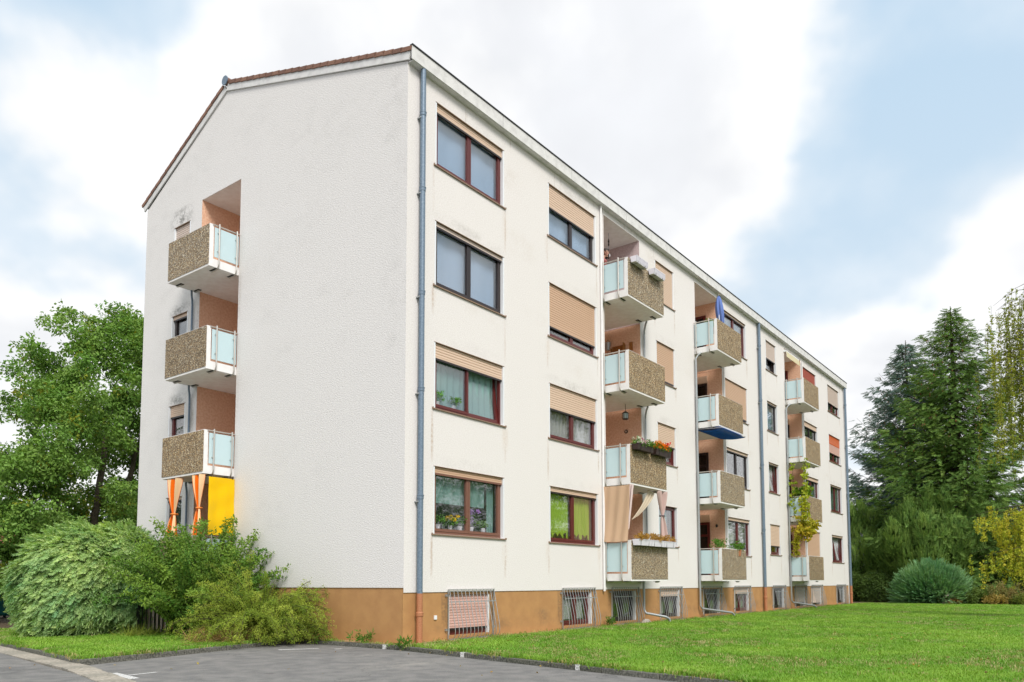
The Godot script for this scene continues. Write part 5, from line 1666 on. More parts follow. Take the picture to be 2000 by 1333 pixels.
func make_person():
	var t := thing("person", "dark-haired person peering out from the top balcony nearest the corner", "person", Vector3(8.66, 9.692, -0.2))
	var skin := Color(0.50, 0.29, 0.20); var shirt := Color(0.32, 0.10, 0.09); var trousers := Color(0.04, 0.05, 0.09)
	var st := mb()
	# figure faces +z here and is turned afterwards
	var B := []
	var add := func(a, b, ra, rb, c): B.append([a, b, ra, rb, c])
	for s in [-1.0, 1.0]:
		add.call(Vector3(0.09 * s, 0.90, 0), Vector3(0.095 * s, 0.48, 0.01), 0.085, 0.058, trousers)
		add.call(Vector3(0.095 * s, 0.48, 0.01), Vector3(0.10 * s, 0.09, -0.02), 0.055, 0.038, trousers)
		add.call(Vector3(0.10 * s, 0.045, -0.03), Vector3(0.115 * s, 0.035, 0.13), 0.04, 0.03, Color(0.02, 0.02, 0.02))
		add.call(Vector3(0.17 * s, 1.37, 0), Vector3(0.22 * s, 1.10, -0.01), 0.05, 0.04, shirt)
		add.call(Vector3(0.22 * s, 1.10, -0.01), Vector3(0.16 * s, 1.02, 0.22), 0.038, 0.028, skin)
		add.call(Vector3(0.16 * s, 1.02, 0.22), Vector3(0.145 * s, 1.02, 0.29), 0.028, 0.026, skin)
	add.call(Vector3(0, 0.92, 0), Vector3(0, 1.12, 0.0), 0.125, 0.11, trousers)
	add.call(Vector3(0, 1.08, 0), Vector3(0, 1.34, 0.0), 0.115, 0.125, shirt)
	add.call(Vector3(-0.12, 1.38, 0), Vector3(0.12, 1.38, 0.0), 0.06, 0.06, shirt)
	add.call(Vector3(0, 1.40, -0.01), Vector3(0, 1.52, 0.01), 0.05, 0.045, skin)
	# leaning out: the trunk stays behind the wall's edge
	var leaned := func(p: Vector3) -> Vector3: return p - Vector3(0.27 * clampf((1.58 - p.y) / 0.30, 0.0, 1.0), 0, 0)
	for b in B:
		b[0] = leaned.call(b[0]); b[1] = leaned.call(b[1])
	flesh(st, B, Vector3(-0.60, -0.02, -0.18), Vector3(0.14, 1.54, 0.36), 0.02, 0.035)
	# hands: palm, four fingers bent over the rail and a thumb
	for s in [-1.0, 1.0]:
		var H := [[Vector3(0.145 * s, 1.02, 0.27), Vector3(0.145 * s, 1.02, 0.34), 0.027, 0.03, skin]]
		for i in 4:
			var x: float = 0.145 * s + (i - 1.5) * 0.019
			var l: float = [0.055, 0.065, 0.062, 0.048][i]
			H.append([Vector3(x, 1.02, 0.36), Vector3(x, 1.02, 0.36 + l * 0.6), 0.0095, 0.009, skin])
			H.append([Vector3(x, 1.02, 0.36 + l * 0.6), Vector3(x, 0.99, 0.36 + l), 0.009, 0.0075, skin])
		H.append([Vector3(0.145 * s - 0.03 * s, 1.015, 0.30), Vector3(0.145 * s - 0.055 * s, 1.005, 0.345), 0.0115, 0.009, skin])
		for b in H:
			b[0] = leaned.call(b[0]); b[1] = leaned.call(b[1])
		flesh(st, H, Vector3(0.145 * s - 0.36, 0.96, 0.24), Vector3(0.145 * s - 0.18, 1.07, 0.45), 0.006, 0.008)
	# head with brow, nose, lips, ears, eyes
	var hd := []
	hd.append([Vector3(0, 1.66, -0.015), Vector3(0, 1.64, 0.005), 0.093, 0.088, skin])
	hd.append([Vector3(0, 1.60, 0.02), Vector3(0, 1.555, 0.045), 0.066, 0.040, skin])
	hd.append([Vector3(0, 1.50, 0.0), Vector3(0, 1.56, 0.0), 0.046, 0.05, skin])
	hd.append([Vector3(0, 1.645, 0.095), Vector3(0, 1.608, 0.112), 0.010, 0.015, skin])
	hd.append([Vector3(-0.022, 1.575, 0.086), Vector3(0.022, 1.575, 0.086), 0.009, 0.009, Color(0.45, 0.16, 0.13)])
	for s in [-1.0, 1.0]:
		hd.append([Vector3(0.03 * s, 1.645, 0.082), Vector3(0.036 * s, 1.645, 0.080), 0.012, 0.012, Color(0.03, 0.02, 0.015)])
		hd.append([Vector3(0.02 * s, 1.667, 0.088), Vector3(0.048 * s, 1.666, 0.076), 0.008, 0.007, Color(0.05, 0.03, 0.02)])
		hd.append([Vector3(0.088 * s, 1.65, -0.01), Vector3(0.088 * s, 1.61, -0.005), 0.016, 0.012, skin])
	flesh(st, hd, Vector3(-0.13, 1.49, -0.13), Vector3(0.13, 1.77, 0.15), 0.008, 0.014)
	var m := smat(Color.WHITE, 0.6)
	m.vertex_color_use_as_albedo = true
	var body := build(st, "body", m, t)
	var hs := mb()
	var hc := Color(0.035, 0.022, 0.016)
	flesh(hs, [[Vector3(0, 1.69, -0.03), Vector3(0, 1.68, -0.01), 0.098, 0.096, hc], [Vector3(-0.075, 1.66, -0.03), Vector3(-0.085, 1.50, -0.04), 0.04, 0.03, hc], [Vector3(0.075, 1.66, -0.03), Vector3(0.085, 1.50, -0.04), 0.04, 0.03, hc], [Vector3(0, 1.66, -0.06), Vector3(0, 1.48, -0.07), 0.07, 0.05, hc], [Vector3(-0.05, 1.73, 0.05), Vector3(0.06, 1.725, 0.05), 0.025, 0.025, hc]], Vector3(-0.15, 1.42, -0.17), Vector3(0.15, 1.82, 0.11), 0.01, 0.02)
	build(hs, "hair", m, t)
	t.rotation.y = -0.75

func make_balcony_things():
	rng.seed = 800
	# gable: striped curtains and the yellow screen on the lowest balcony
	var cm := cloth_mat(Color.WHITE, 0.4)
	cm.vertex_color_use_as_albedo = true
	var orange := Color(0.85, 0.17, 0.012); var cream := Color(0.86, 0.62, 0.36)
	var str := func(u, v): return orange if fposmod(u * 3.0 + 0.2, 1.0) < 0.5 else cream
	var om := smat(lin(0.80, 0.25, 0.05), 0.9)
	tied_curtain("striped_curtain", "orange and cream striped curtain tied in a knot, hanging before the window", Vector3(-0.80, 3.93, -7.48), Vector3(0, 0, 1), 1.50, 0.30, cm, 0.60, Vector3(0, 0, -0.12), str, om).set_meta("group", "striped balcony curtains")
	tied_curtain("striped_curtain", "orange and cream striped curtain tied in a knot beside the yellow screen", Vector3(-0.80, 3.95, -6.40), Vector3(0, 0, 1), 1.50, 0.24, cm, 0.55, Vector3(0, 0, -0.02), str, om).set_meta("group", "striped balcony curtains")
	var ys := thing("privacy_screen", "plain yellow cloth privacy screen on the lowest gable balcony", "screen", Vector3(-0.37, 2.45, -6.12))
	cloth(func(u, v): return Vector3((u - 0.5) * 0.72, 1.45 * (1 - v), 0.012 * sin(u * 11.0 + v * 2.0) * (0.3 + v) + 0.006 * sin(v * 17.0 + u * 4.0)), 24, 20, "cloth", cloth_mat(lin(0.85, 0.52, 0.003), 0.4), ys)
	var st := mb()
	for x in [-0.3, 0.3]: tube(st, [Vector3(x, 1.44, 0.0), Vector3(x, 1.52, 0.0)], 0.01, 5)
	build(st, "hook", M.steel_dark, ys)
	# nearest stack of balconies: white slatted boxes, flower boxes, dry boxes
	M.white_box = smat(Color(0.88, 0.87, 0.90), 0.4)
	M.brown_box = smat(Color(0.20, 0.14, 0.12), 0.45)
	flower_box("window_box", "empty white slatted window box nearer the glass on the top balcony", 8.13, 8.85, 10.55, M.white_box, "window boxes", true)
	flower_box("window_box", "empty white slatted window box at the panel's far end, top balcony", 9.26, 9.98, 10.55, M.white_box, "window boxes", true)
	var fb := flower_box("flower_box", "brown flower box with pale pink and white flowers on pebble panel", 8.08, 9.06, 5.04, M.brown_box, "window boxes")
	box_flowers(fb, 0.44, Color(0.14, 0.28, 0.04), [Color(0.75, 0.75, 0.70), Color(0.70, 0.40, 0.58), Color(0.75, 0.65, 0.72), Color(0.12, 0.25, 0.04)], 70, 0.16)
	fb = flower_box("flower_box", "brown flower box with bright orange and red flowers on pebble panel", 9.24, 10.22, 5.04, M.brown_box, "window boxes")
	box_flowers(fb, 0.44, Color(0.12, 0.24, 0.03), [Color(0.85, 0.30, 0.01), Color(0.85, 0.22, 0.01), Color(0.80, 0.03, 0.01)], 80, 0.20)
	for q in [[8.05, 8.85, "white box with dry straw-coloured plants, first from the beige screen"], [8.88, 9.65, "white box with dry straw-coloured plants, middle of the lowest three"], [9.68, 10.42, "white box with dry plants, last beside the tied pink curtain"]]:
		fb = flower_box("flower_box", q[2], q[0], q[1], 2.30, M.white_box, "window boxes")
		box_flowers(fb, 0.33, Color(0.45, 0.26, 0.06), [], 40, 0.22)
	# beige sun cloth, its pale lining, draped and tied curtains on the lowest balcony
	var bs := thing("sun_cloth", "large beige cloth hung as a screen over the lowest balcony's glass", "screen", Vector3(7.94, 2.42, 0.5))
	cloth(func(u, v): return Vector3(-0.02 + 0.014 * sin(u * 17.0 + v * 3.0) + 0.03 * sin(v * PI) , 1.60 * (1 - v) - 0.02 * sin(u * PI), (u - 0.5) * lerpf(0.86, 0.78, v) - 0.06 * v), 30, 16, "cloth", cloth_mat(lin(0.62, 0.42, 0.28), 0.25), bs)
	cloth(func(u, v): return Vector3(0.03 + 0.03 * sin(u * 14.0), 1.60 * (1 - v * lerpf(1.0, 0.78, u)), 0.37 + u * 0.14 - 0.16 * v), 14, 12, "lining", cloth_mat(lin(0.72, 0.58, 0.55), 0.3), bs)
	var dc := thing("draped_curtain", "cream curtain draped diagonally inside the lowest balcony", "curtain", Vector3(9.2, 3.0, 0.7))
	cloth(func(u, v): return Vector3(lerpf(0.42, -0.62, pow(v, 1.15)) + (u - 0.5) * lerpf(0.40, 0.34, v), lerpf(0.99, 0.12, pow(v, 0.8)) - (u - 0.5) * lerpf(0.06, -0.12, v), 0.05 * sin(u * TAU * 2.5) * (1.0 - v * 0.5)), 30, 20, "drape", cloth_mat(lin(0.56, 0.48, 0.36), 0.35), dc)
	tied_curtain("tied_curtain", "dusty pink curtain gathered by a tie at the lowest balcony's corner", Vector3(10.06, 4.02, 0.82), Vector3(1, 0, 0), 1.55, 0.27, cloth_mat(lin(0.60, 0.44, 0.40), 0.3), 0.48, Vector3(0.10, 0, 0), null, smat(lin(0.12, 0.09, 0.10), 0.9))
	# hanging pot
	var hp := thing("hanging_pot", "white hanging flower pot with green plant inside lowest balcony", "plant pot", Vector3(8.75, 3.05, 0.15))
	st = mb()
	lathe(st, Vector3.ZERO, [[0.0, 0.0], [0.06, 0.0], [0.085, 0.13], [0.09, 0.14], [0.08, 0.14]], 12)
	build(st, "pot", M.white_box, hp)
	st = mb()
	tube(st, [Vector3(0, 0.1, 0), Vector3(0, 0.96, 0)], 0.004, 4)
	build(st, "cord", M.steel_dark, hp)
	box_flowers(hp, 0.08, Color(0.09, 0.2, 0.03), [Color(0.6, 0.4, 0.5)], 14, 0.12)
	# lamp bulb on a cord, lantern, wall plate
	var lb := thing("bare_bulb", "unlit white bulb hanging on a cord beside the peering person", "lamp", Vector3(9.34, 11.50, -0.5))
	st = mb()
	tube(st, [Vector3(0, 0.13, 0), Vector3(0, 0.79, 0)], 0.006, 5)
	build(st, "cord", M.zinc, lb)
	st = mb()
	lathe(st, Vector3(0, 0.36, 0), [[0.01, 0.0], [0.028, 0.04], [0.018, 0.10], [0.03, 0.15], [0.02, 0.2], [0.01, 0.24]], 8)
	build(st, "ceiling_ornament", M.steel_dark, lb)
	st = mb()
	lathe(st, Vector3.ZERO, [[0.0, 0.0], [0.035, 0.012], [0.05, 0.05], [0.04, 0.09], [0.02, 0.12], [0.02, 0.15], [0.0, 0.15]], 12)
	build(st, "bulb", smat(Color(0.93, 0.93, 0.92), 0.2), lb)
	var ln := thing("porch_lantern", "small dark metal lantern under the second balcony ceiling", "lamp", Vector3(9.6, 6.30, -0.12))
	st = mb()
	tube(st, [Vector3(0, 0.24, 0), Vector3(0, 0.495, 0)], 0.01, 6)
	build(st, "rod", M.steel_dark, ln)
	st = mb()
	lathe(st, Vector3.ZERO, [[0.0, 0.0], [0.09, 0.0], [0.095, 0.02], [0.085, 0.03]], 6)
	lathe(st, Vector3(0, 0.19, 0), [[0.11, 0.0], [0.06, 0.05], [0.02, 0.07], [0.0, 0.08]], 6)
	for k in 6:
		var a := TAU * k / 6
		tube(st, [Vector3(cos(a) * 0.088, 0.02, sin(a) * 0.088), Vector3(cos(a) * 0.1, 0.19, sin(a) * 0.1)], 0.007, 4)
	build(st, "cage", M.steel_dark, ln)
	st = mb()
	lathe(st, Vector3(0, 0.025, 0), [[0.078, 0.0], [0.088, 0.165]], 6)
	build(st, "lantern_glass", M.frosted, ln)
	var pl := thing("wall_plate", "round dark ornament on the orange wall of second balcony", "ornament", Vector3(10.41, 6.10, -0.55))
	st = mb()
	tube(st, [Vector3(0.008, 0, 0), Vector3(-0.015, 0, 0)], 0.06, 14)
	build(st, "disc", M.steel_dark, pl)
	st = mb()
	tube(st, [Vector3(-0.014, 0, 0), Vector3(-0.022, 0, 0)], 0.035, 12)
	build(st, "boss", M.steel, pl)
	# third balcony: bucket and wooden wall shelf
	var bk := thing("metal_bucket", "shiny metal bucket hung on the third balcony's orange wall", "bucket", Vector3(10.32, 8.86, -1.15))
	st = mb()
	lathe(st, Vector3.ZERO, [[0.0, 0.0], [0.075, 0.0], [0.10, 0.24], [0.105, 0.25], [0.095, 0.25]], 14)
	build(st, "pail", M.galvanised, bk)
	st = mb()
	tube(st, [Vector3(0, 0.24, -0.1), Vector3(0.02, 0.36, 0), Vector3(0, 0.24, 0.1)], 0.006, 5)
	build(st, "handle", M.steel_dark, bk)
	M.wood = noisy(Color(0.50, 0.30, 0.12), Color(0.62, 0.40, 0.18), Color(0.70, 0.48, 0.24), 2.0, 101, 0.7, 0.03)
	var ws := thing("wooden_wall_shelf", "golden wooden wall shelf beside the bucket on third balcony", "shelf", Vector3(10.35, 8.70, -0.78))
	for q in [["shelf_board", Vector3(-0.1, 0.0, -0.26), Vector3(0.07, 0.03, 0.26)], ["back_board", Vector3(0.04, 0.0, -0.24), Vector3(0.069, 0.26, 0.24)], ["shelf_side", Vector3(-0.08, 0.03, -0.24), Vector3(0.04, 0.18, -0.22)], ["shelf_side", Vector3(-0.08, 0.03, 0.22), Vector3(0.04, 0.3, 0.24)]]:
		st = mb()
		box(st, q[1], q[2])
		build(st, q[0], M.wood, ws)
	var wo := thing("wooden_plaque", "narrow wooden plaque near the opening on third balcony wall", "ornament", Vector3(10.40, 8.72, -0.33))
	st = mb()
	cbox(st, Vector3(-0.02, 0, -0.06), Vector3(0.019, 0.28, 0.06), 0.008)
	build(st, "plaque", M.wood, wo)
	# second stack: closed parasol, potted plants, blue awning cloth
	var um := thing("closed_parasol", "closed blue parasol on the top balcony of the second stack", "parasol", Vector3(15.6, 9.70, 0.55))
	var blue := cloth_mat(lin(0.16, 0.24, 0.55), 0.25)
	cloth(func(u, v):
		var a: float = u * TAU
		var r: float = (0.02 + 0.11 * sin(pow(v, 0.8) * PI * 0.75)) * (1.0 + 0.22 * sin(a * 6.0))
		return Vector3(cos(a) * r + 0.18 * v * v, 2.22 - 1.0 * v, sin(a) * r), 36, 14, "canopy", blue, um)
	st = mb()
	tube(st, [Vector3(0, 0, 0), Vector3(0, 2.24, 0)], 0.018, 8)
	build(st, "pole", M.white_pvc, um)
	st = mb()
	lathe(st, Vector3.ZERO, [[0.0, 0.0], [0.2, 0.0], [0.2, 0.05], [0.04, 0.08], [0.03, 0.25], [0.0, 0.25]], 14)
	build(st, "stand", M.steel_dark, um)
	for q in [[Vector3(15.1, 10.45, 0.45), "leafy pot plant standing beside the blue parasol"], [Vector3(15.0, 2.35, 0.62), "green pot plant nearer the glass on second stack's lowest balcony"], [Vector3(16.2, 2.30, 0.85), "bushy green plant spilling over second stack's lowest panel"]]:
		var pp := thing("pot_plant", q[1], "plant", q[0], "potted plants on balconies")
		st = mb()
		lathe(st, Vector3.ZERO, [[0.0, -0.1], [0.09, -0.1], [0.12, 0.13], [0.11, 0.14]], 12)
		build(st, "pot", M.pipe_brown, pp)
		box_flowers(pp, 0.42 if q[0].y < 3.0 else 0.2, Color(0.11, 0.25, 0.03), [], 60, 0.35)
	var ba := thing("awning_cloth", "bright blue awning cloth stretched under the second stack's third balcony", "awning", Vector3(15.7, 6.72, 0.5))
	cloth(func(u, v): return Vector3((u - 0.5) * 2.22, -0.05 * sin(v * PI) - 0.06 * v + 0.03, (v - 0.5) * 1.0), 12, 6, "cloth", cloth_mat(lin(0.012, 0.105, 0.42), 0.2), ba)
	st = mb()
	for x in [-1.1, 1.1]: tube(st, [Vector3(x, 0.045, -0.45), Vector3(x, 0.0, 0.5)], 0.012, 5)
	build(st, "frame", M.steel, ba)
	var sc := thing("wall_sconce", "small dark wall lamp on second stack's lowest orange wall", "lamp", Vector3(17.10, 3.36, -0.31))
	st = mb()
	lathe(st, Vector3(-0.06, 0, 0), [[0.0, 0.0], [0.04, 0.02], [0.055, 0.1], [0.0, 0.14]], 8)
	tube(st, [Vector3(0.019, 0.05, 0), Vector3(-0.06, 0.06, 0)], 0.015, 6)
	build(st, "lamp_body", M.steel_dark, sc)
	# third stack: striped awning, climbing vine
	var aw := thing("striped_awning", "rolled cream awning with scalloped striped edge on third stack's top balcony", "awning", Vector3(25.7, 11.95, 0.05))
	var am := cloth_mat(Color.WHITE, 0.3)
	am.vertex_color_use_as_albedo = true
	var ac := func(u, v): return Color(0.72, 0.68, 0.55) if fposmod(u * 14.0, 1.0) < 0.6 else Color(0.55, 0.45, 0.14)
	cloth(func(u, v): return Vector3((u - 0.5) * 2.0, 0.16 - 0.24 * v - 0.05 * v * absf(sin(u * PI * 14.0)), 0.06 + 0.02 * v), 84, 3, "valance", am, aw, ac)
	st = mb()
	tube(st, [Vector3(-1.02, 0.18, 0), Vector3(1.02, 0.18, 0)], 0.06, 10)
	build(st, "roller", M.white_pvc, aw)
	var vn := thing("climbing_vine", "yellow green climbing vine trailing over the third stack's second balcony", "vine", Vector3(24.6, 1.5, 0.7))
	var big := [leaf_clump(3, 0.09, 0.16, 0.15, 0.8), leaf_clump(3, 0.08, 0.17, 0.15, 0.9)]
	var vs := [Scatter.new(), Scatter.new()]
	var vst := mb()
	# [from, to, spread, count, colour, colour]
	for q in [[Vector3(0.2, 5.25, 0.1), Vector3(0.1, 2.7, 0.12), 0.14, 70, Color(0.33, 0.42, 0.03), Color(0.45, 0.48, 0.05)], [Vector3(0.05, 5.2, -0.45), Vector3(0.0, 2.8, -0.4), 0.1, 34, Color(0.28, 0.38, 0.03), Color(0.40, 0.45, 0.05)], [Vector3(0.2, 3.8, -0.3), Vector3(0.9, 4.0, 0.0), 0.30, 110, Color(0.10, 0.22, 0.02), Color(0.24, 0.36, 0.03)], [Vector3(0.1, 2.6, -0.1), Vector3(0.9, 2.3, 0.2), 0.30, 150, Color(0.55, 0.45, 0.03), Color(0.34, 0.38, 0.03)], [Vector3(0.1, 2.2, -0.2), Vector3(0.3, 1.9, 0.1), 0.36, 130, Color(0.55, 0.40, 0.03), Color(0.40, 0.40, 0.03)], [Vector3(-0.05, 1.9, -0.3), Vector3(-0.05, 1.0, -0.35), 0.12, 50, Color(0.45, 0.38, 0.03), Color(0.36, 0.38, 0.04)], [Vector3(0.1, 3.6, 0.0), Vector3(0.05, 2.6, 0.1), 0.2, 60, Color(0.42, 0.48, 0.04), Color(0.5, 0.48, 0.04)]]:
		tube(vst, [q[0], (q[0] as Vector3).lerp(q[1], 0.5) + rv() * 0.06, q[1]], 0.008, 4, false)
		for i in q[3]:
			var p: Vector3 = (q[0] as Vector3).lerp(q[1], rng.randf()) + rv() * q[2] * pow(rng.randf(), 0.6)
			vs[rng.randi() % 2].add(look_basis(Vector3.DOWN + rv() * 0.6, rng.randf() * TAU).scaled(Vector3.ONE * rng.randf_range(0.6, 1.1)), p, tint((q[4] as Color).lerp(q[5], rng.randf()), 0.15))
	build(vst, "stem", M.bark_dark, vn)
	for i in 2: scatter_node(vs[i], big[i], "foliage", M.leaf, vn)

func net_curtain(label: String, x0: float, x1: float, y0: float, y1: float, m: Material, folds: int, called := "net_curtain", scallop := 0.0, z := -0.24, group := "curtains behind the windows"):
	var t := thing(called, label, "curtain", Vector3((x0 + x1) / 2, y0, z), group)
	var w := x1 - x0; var h := y1 - y0
	cloth(func(u, v): return Vector3((u - 0.5) * w, h * (1 - v) + scallop * v * absf(sin(u * PI * 4.0)), 0.022 * sin(u * TAU * folds + 0.6 * sin(v * 3.0)) * (0.5 + 0.5 * v)), folds * 8, 6, "cloth", m, t)
	var st := mb()
	tube(st, [Vector3(-w / 2 - 0.03, h + 0.015, 0), Vector3(w / 2 + 0.03, h + 0.015, 0)], 0.012, 6)
	build(st, "rod", M.white_pvc, t)
	return t

func make_window_things():
	rng.seed = 900
	var green := cloth_mat(lin(0.36, 0.56, 0.05), 0.5)
	net_curtain("bright green curtain with frilled hem in the nearer sash", 5.42, 6.40, 2.42, 3.72, green, 7, "green_curtain", 0.18, -0.19)
	net_curtain("bright green curtain with frilled hem in the farther sash", 6.62, 7.50, 2.42, 3.72, green, 6, "green_curtain", 0.18, -0.19)
	net_curtain("white lace curtain across the second-floor double window", 5.40, 7.60, 5.15, 6.45, M.net, 14)
	net_curtain("mint net curtain in the tilted double window near the corner", 1.02, 3.22, 5.15, 6.50, M.mint_net, 10)
	net_curtain("short mint cafe curtain across the lowest window near the corner", 1.00, 2.86, 3.02, 3.72, M.mint_net, 6)
	net_curtain("narrow mint side curtain at the lowest corner window's edge", 2.95, 3.20, 2.42, 3.72, M.mint_net, 3)
	net_curtain("pale net curtain behind the second stack's lowest window", 17.5, 19.6, 2.42, 3.72, M.net, 12)
	net_curtain("pale curtain behind the lowest window of first stack", 11.65, 12.55, 2.5, 3.75, M.mint_net, 6)
	net_curtain("white curtain in the far end's lowest window", 32.05, 34.05, 2.42, 3.72, M.net, 8)
	net_curtain("white curtain in the far end's first-floor window", 32.05, 34.05, 5.17, 6.45, M.mint_net, 8)
	net_curtain("white curtain in the narrow tilted window past the pipe", 22.3, 23.4, 5.3, 6.5, M.net, 5)
	net_curtain("mint net curtain in the first-floor window behind the vine", 27.7, 29.6, 5.17, 6.4, M.mint_net, 8)
	net_curtain("white net curtain behind second barred basement window", 5.98, 7.2, 0.25, 0.95, M.net, 9, "net_curtain", 0.0, -0.26)
	net_curtain("white net curtain behind fourth barred basement window", 11.7, 12.9, 0.2, 0.85, M.net, 8, "net_curtain", 0.0, -0.26)
	net_curtain("white net curtain behind sixth barred basement window", 18.05, 19.3, 0.25, 0.85, M.net, 8, "net_curtain", 0.0, -0.26)
	net_curtain("white net curtain behind seventh barred basement window", 22.5, 23.7, 0.25, 0.95, M.net, 8, "net_curtain", 0.0, -0.26)
	net_curtain("white net curtain behind last barred basement window", 32.7, 34.0, 0.2, 0.95, M.net, 8, "net_curtain", 0.0, -0.26)
	for q in [["wide top-floor parasol-side", 17.5, 19.6, 10.67, 11.95], ["narrow third-floor pipe-side", 22.3, 23.4, 8.05, 9.2], ["topmost corner", 1.02, 3.22, 10.62, 11.92], ["third-floor corner", 1.02, 3.22, 7.87, 9.2], ["half-shuttered top-floor", 5.42, 7.58, 10.62, 11.9]]:
		net_curtain("sheer bluish curtain inside the %s window" % q[0], q[1], q[2], q[3], q[4], M.sheer, 3)
	# plants on the inside sills
	for q in [[Vector3(1.25, 2.44, -0.22), Color(0.10, 0.24, 0.03), [], 0.12, "trailing green plant at the near end of the lowest corner sill"], [Vector3(1.65, 2.44, -0.22), Color(0.12, 0.28, 0.03), [Color(0.8, 0.55, 0.02)], 0.12, "sill plant with a yellow bloom in the lowest corner window"], [Vector3(1.98, 2.44, -0.22), Color(0.09, 0.22, 0.03), [], 0.12, "dark leafy plant beside the lowest corner window's middle post"], [Vector3(2.38, 2.44, -0.22), Color(0.10, 0.2, 0.03), [Color(0.42, 0.25, 0.62)], 0.28, "purple orchid on the lowest corner window sill"], [Vector3(2.8, 2.44, -0.22), Color(0.16, 0.34, 0.04), [], 0.1, "small light green plant right of the purple orchid"], [Vector3(1.2, 5.19, -0.22), Color(0.14, 0.36, 0.03), [], 0.18, "fresh green sill plant behind the tilted corner window"], [Vector3(1.75, 5.19, -0.22), Color(0.11, 0.28, 0.03), [], 0.10, "low green sill plant beside the tilted window's middle post"]]:
		var t := thing("sill_plant", q[4], "plant", q[0], "plants on the inside sills")
		var st := mb()
		lathe(st, Vector3.ZERO, [[0.0, -0.02], [0.045, -0.02], [0.06, 0.09], [0.055, 0.1]], 10)
		build(st, "pot", M.white_box, t)
		box_flowers(t, 0.12, q[1], q[2], 22, q[3])

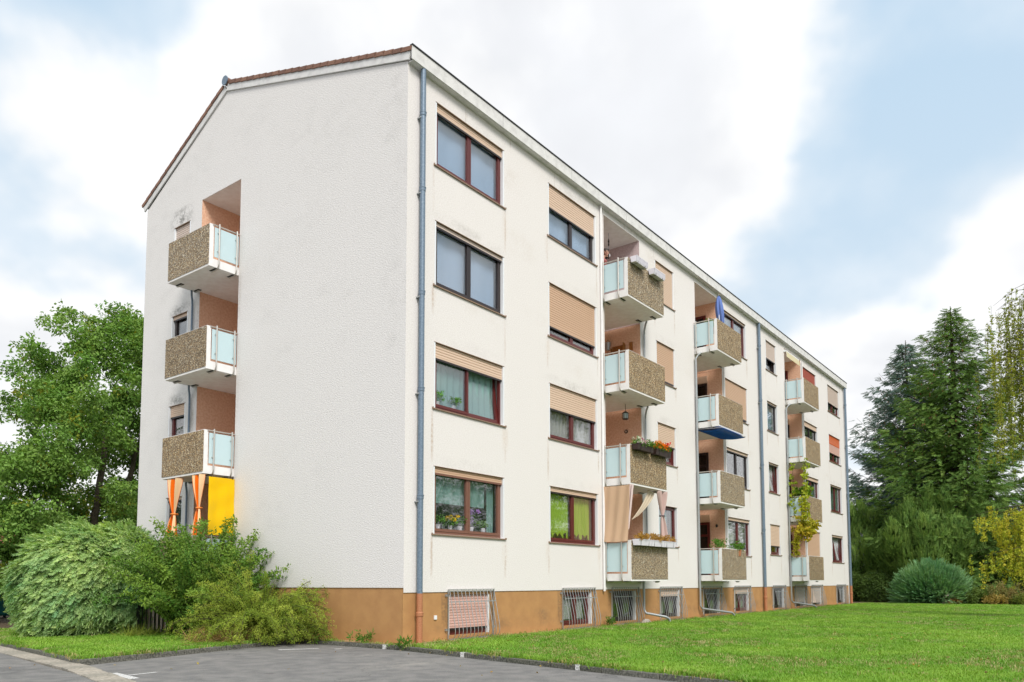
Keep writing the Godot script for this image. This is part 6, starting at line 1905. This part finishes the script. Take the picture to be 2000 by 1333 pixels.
func make_garden_things():
	rng.seed = 950
	# dark bar fence between the shrubs, with a grey board screen behind it
	var fn := thing("bar_fence", "dark metal bar fence half hidden between juniper and leafy shrub", "fence", Vector3(-1.85, 0, -7.7))
	var st := mb()
	var dirv := Vector3(0.62, 0, 1.25).normalized()
	var bar := mb()
	box(bar, Vector3(-0.008, 0.08, -0.008), Vector3(0.008, 1.0, 0.008))
	var bm := bar.commit()
	M.fence_paint = smat(Color(0.11, 0.12, 0.11), 0.5)
	for i in 22: put(bm, "bar", M.fence_paint, fn, Transform3D(Basis(), dirv * (i * 0.11 - 0.9)))
	for y in [0.12, 0.95]:
		st = mb()
		tube(st, [dirv * -0.95 + Vector3(0, y, 0), dirv * 1.5 + Vector3(0, y, 0)], 0.016, 4)
		build(st, "rail", M.fence_paint, fn)
	for i in [-0.95, 0.3, 1.5]:
		st = mb()
		box(st, dirv * i + Vector3(-0.025, -0.1, -0.025), dirv * i + Vector3(0.025, 1.05, 0.025))
		build(st, "post", M.fence_paint, fn)
	var sb := thing("board_screen", "grey upright board screen behind the dark bar fence", "fence", Vector3(-1.5, 0, -7.75))
	for i in 12:
		st = mb()
		cbox(st, Vector3(-0.012, 0.02, -0.055), Vector3(0.012, 0.75, 0.055), 0.004)
		put(st.commit(), "board", M.shutter_grey, sb, Transform3D(Basis(), dirv * (i * 0.12 - 0.6)))
	# teal container at the picture's edge
	var tc := thing("recycling_container", "teal plastic container peeking past the juniper at the picture's edge", "container", Vector3(-0.55, -0.08, -21.2))
	M.teal = smat(Color(0.05, 0.42, 0.43), 0.45)
	st = mb()
	cbox(st, Vector3(-0.8, 0.16, -0.6), Vector3(0.8, 1.15, 0.6), 0.05)
	build(st, "bin_body", M.teal, tc)
	st = mb()
	cbox(st, Vector3(-0.85, 1.151, -0.65), Vector3(0.85, 1.28, 0.65), 0.05)
	build(st, "lid", M.teal, tc)
	for q in [Vector3(-0.6, 0.08, -0.45), Vector3(0.6, 0.08, -0.45), Vector3(-0.6, 0.08, 0.45), Vector3(0.6, 0.08, 0.45)]:
		st = mb()
		tube(st, [q - Vector3(0.03, 0, 0), q + Vector3(0.03, 0, 0)], 0.08, 12)
		build(st, "wheel", M.trim_dark, tc)
	# stone lantern by the low juniper
	var gl := thing("stone_lantern", "small stone garden lantern with roof beside the low juniper", "garden lantern", Vector3(36.5, 0, 4.72))
	st = mb()
	cbox(st, Vector3(-0.22, 0, -0.22), Vector3(0.22, 0.28, 0.22), 0.02)
	build(st, "base", M.paver_b, gl)
	st = mb()
	for x in [-0.14, 0.14]:
		for z in [-0.14, 0.14]: box(st, Vector3(x - 0.03, 0.281, z - 0.03), Vector3(x + 0.03, 0.46, z + 0.03))
	build(st, "pillar", M.paver, gl).set_meta("kind", "stuff")
	st = mb()
	lathe(st, Vector3(0, 0.461, 0), [[0.36, 0.0], [0.36, 0.03], [0.16, 0.13], [0.0, 0.18]], 4)
	build(st, "roof", M.paver, gl)
	# garden fence of the neighbours with posts
	var nf := thing("wire_fence", "dark green wire fence behind the golden border plants", "fence", Vector3(40.8, 0, 6.5))
	for i in 8:
		st = mb()
		tube(st, [Vector3(0, 0, 0), Vector3(0, 1.15, 0)], 0.03, 6)
		put(st.commit(), "post", smat(Color(0.06, 0.17, 0.16), 0.5), nf, Transform3D(Basis(), Vector3(0, 0, i * 1.1)))
	for y in [0.2, 0.65, 1.1]:
		st = mb()
		tube(st, [Vector3(0, y, 0), Vector3(0, y, 7.7)], 0.008, 4)
		build(st, "wire", M.fence_paint, nf)
	var rk := thing("limestone_chunk", "pale stone chunk lying at the plinth beside the drain pipe", "stone", Vector3(10.1, 0.0, 0.22))
	st = mb()
	for i in 7:
		var a := TAU * i / 7.0; var b := TAU * (i + 1) / 7.0
		var ra := 0.13 + 0.05 * sin(i * 2.3); var rb := 0.13 + 0.05 * sin((i + 1) % 7 * 2.3)
		tri(st, Vector3(cos(a) * ra * 1.4, 0, sin(a) * ra), Vector3(cos(a) * ra * 0.8, 0.09 + 0.03 * sin(i * 1.7), sin(a) * ra * 0.6), Vector3(cos(b) * rb * 1.4, 0, sin(b) * rb))
		tri(st, Vector3(cos(b) * rb * 1.4, 0, sin(b) * rb), Vector3(cos(a) * ra * 0.8, 0.09 + 0.03 * sin(i * 1.7), sin(a) * ra * 0.6), Vector3(cos(b) * rb * 0.8, 0.09 + 0.03 * sin((i + 1) % 7 * 1.7), sin(b) * rb * 0.6))
		tri(st, Vector3(cos(a) * ra * 0.8, 0.09 + 0.03 * sin(i * 1.7), sin(a) * ra * 0.6), Vector3(0, 0.13, 0), Vector3(cos(b) * rb * 0.8, 0.09 + 0.03 * sin((i + 1) % 7 * 1.7), sin(b) * rb * 0.6))
	build(st, "chunk", M.paver, rk)
	# a low house glimpsed between the stems of the maple
	var hs := thing("distant_house", "pale house with red tiled roof glimpsed through the maple", "house", Vector3(12.0, 0, -52.0))
	st = mb()
	box(st, Vector3(-14, -0.2, -5), Vector3(8, 3.4, 5))
	build(st, "wall", M.gable, hs)
	st = mb()
	for s in [-1, 1]:
		quad(st, Vector3(-14.5, 3.2, 5.6 * s), Vector3(8.5, 3.2, 5.6 * s), Vector3(8.5, 5.6, 0), Vector3(-14.5, 5.6, 0), Vector3(0, 0.88, 0.47 * s))
	build(st, "roof", M.house_roof, hs)
	for i in 6:
		st = mb()
		var x := -12.6 + i * 3.4
		box(st, Vector3(x, 0.9, 5.0), Vector3(x + 1.2, 2.2, 5.05))
		build(st, "window", M.trim_dark, hs)

func _ready():
	rng.seed = 20240
	setup_view()
	list_windows()
	make_materials()
	make_building()
	print("building done ", Time.get_ticks_msec())
	make_ground()
	make_plants()
	make_balcony_things()
	make_person()
	make_window_things()
	make_garden_things()
	print("plants done ", Time.get_ticks_msec())
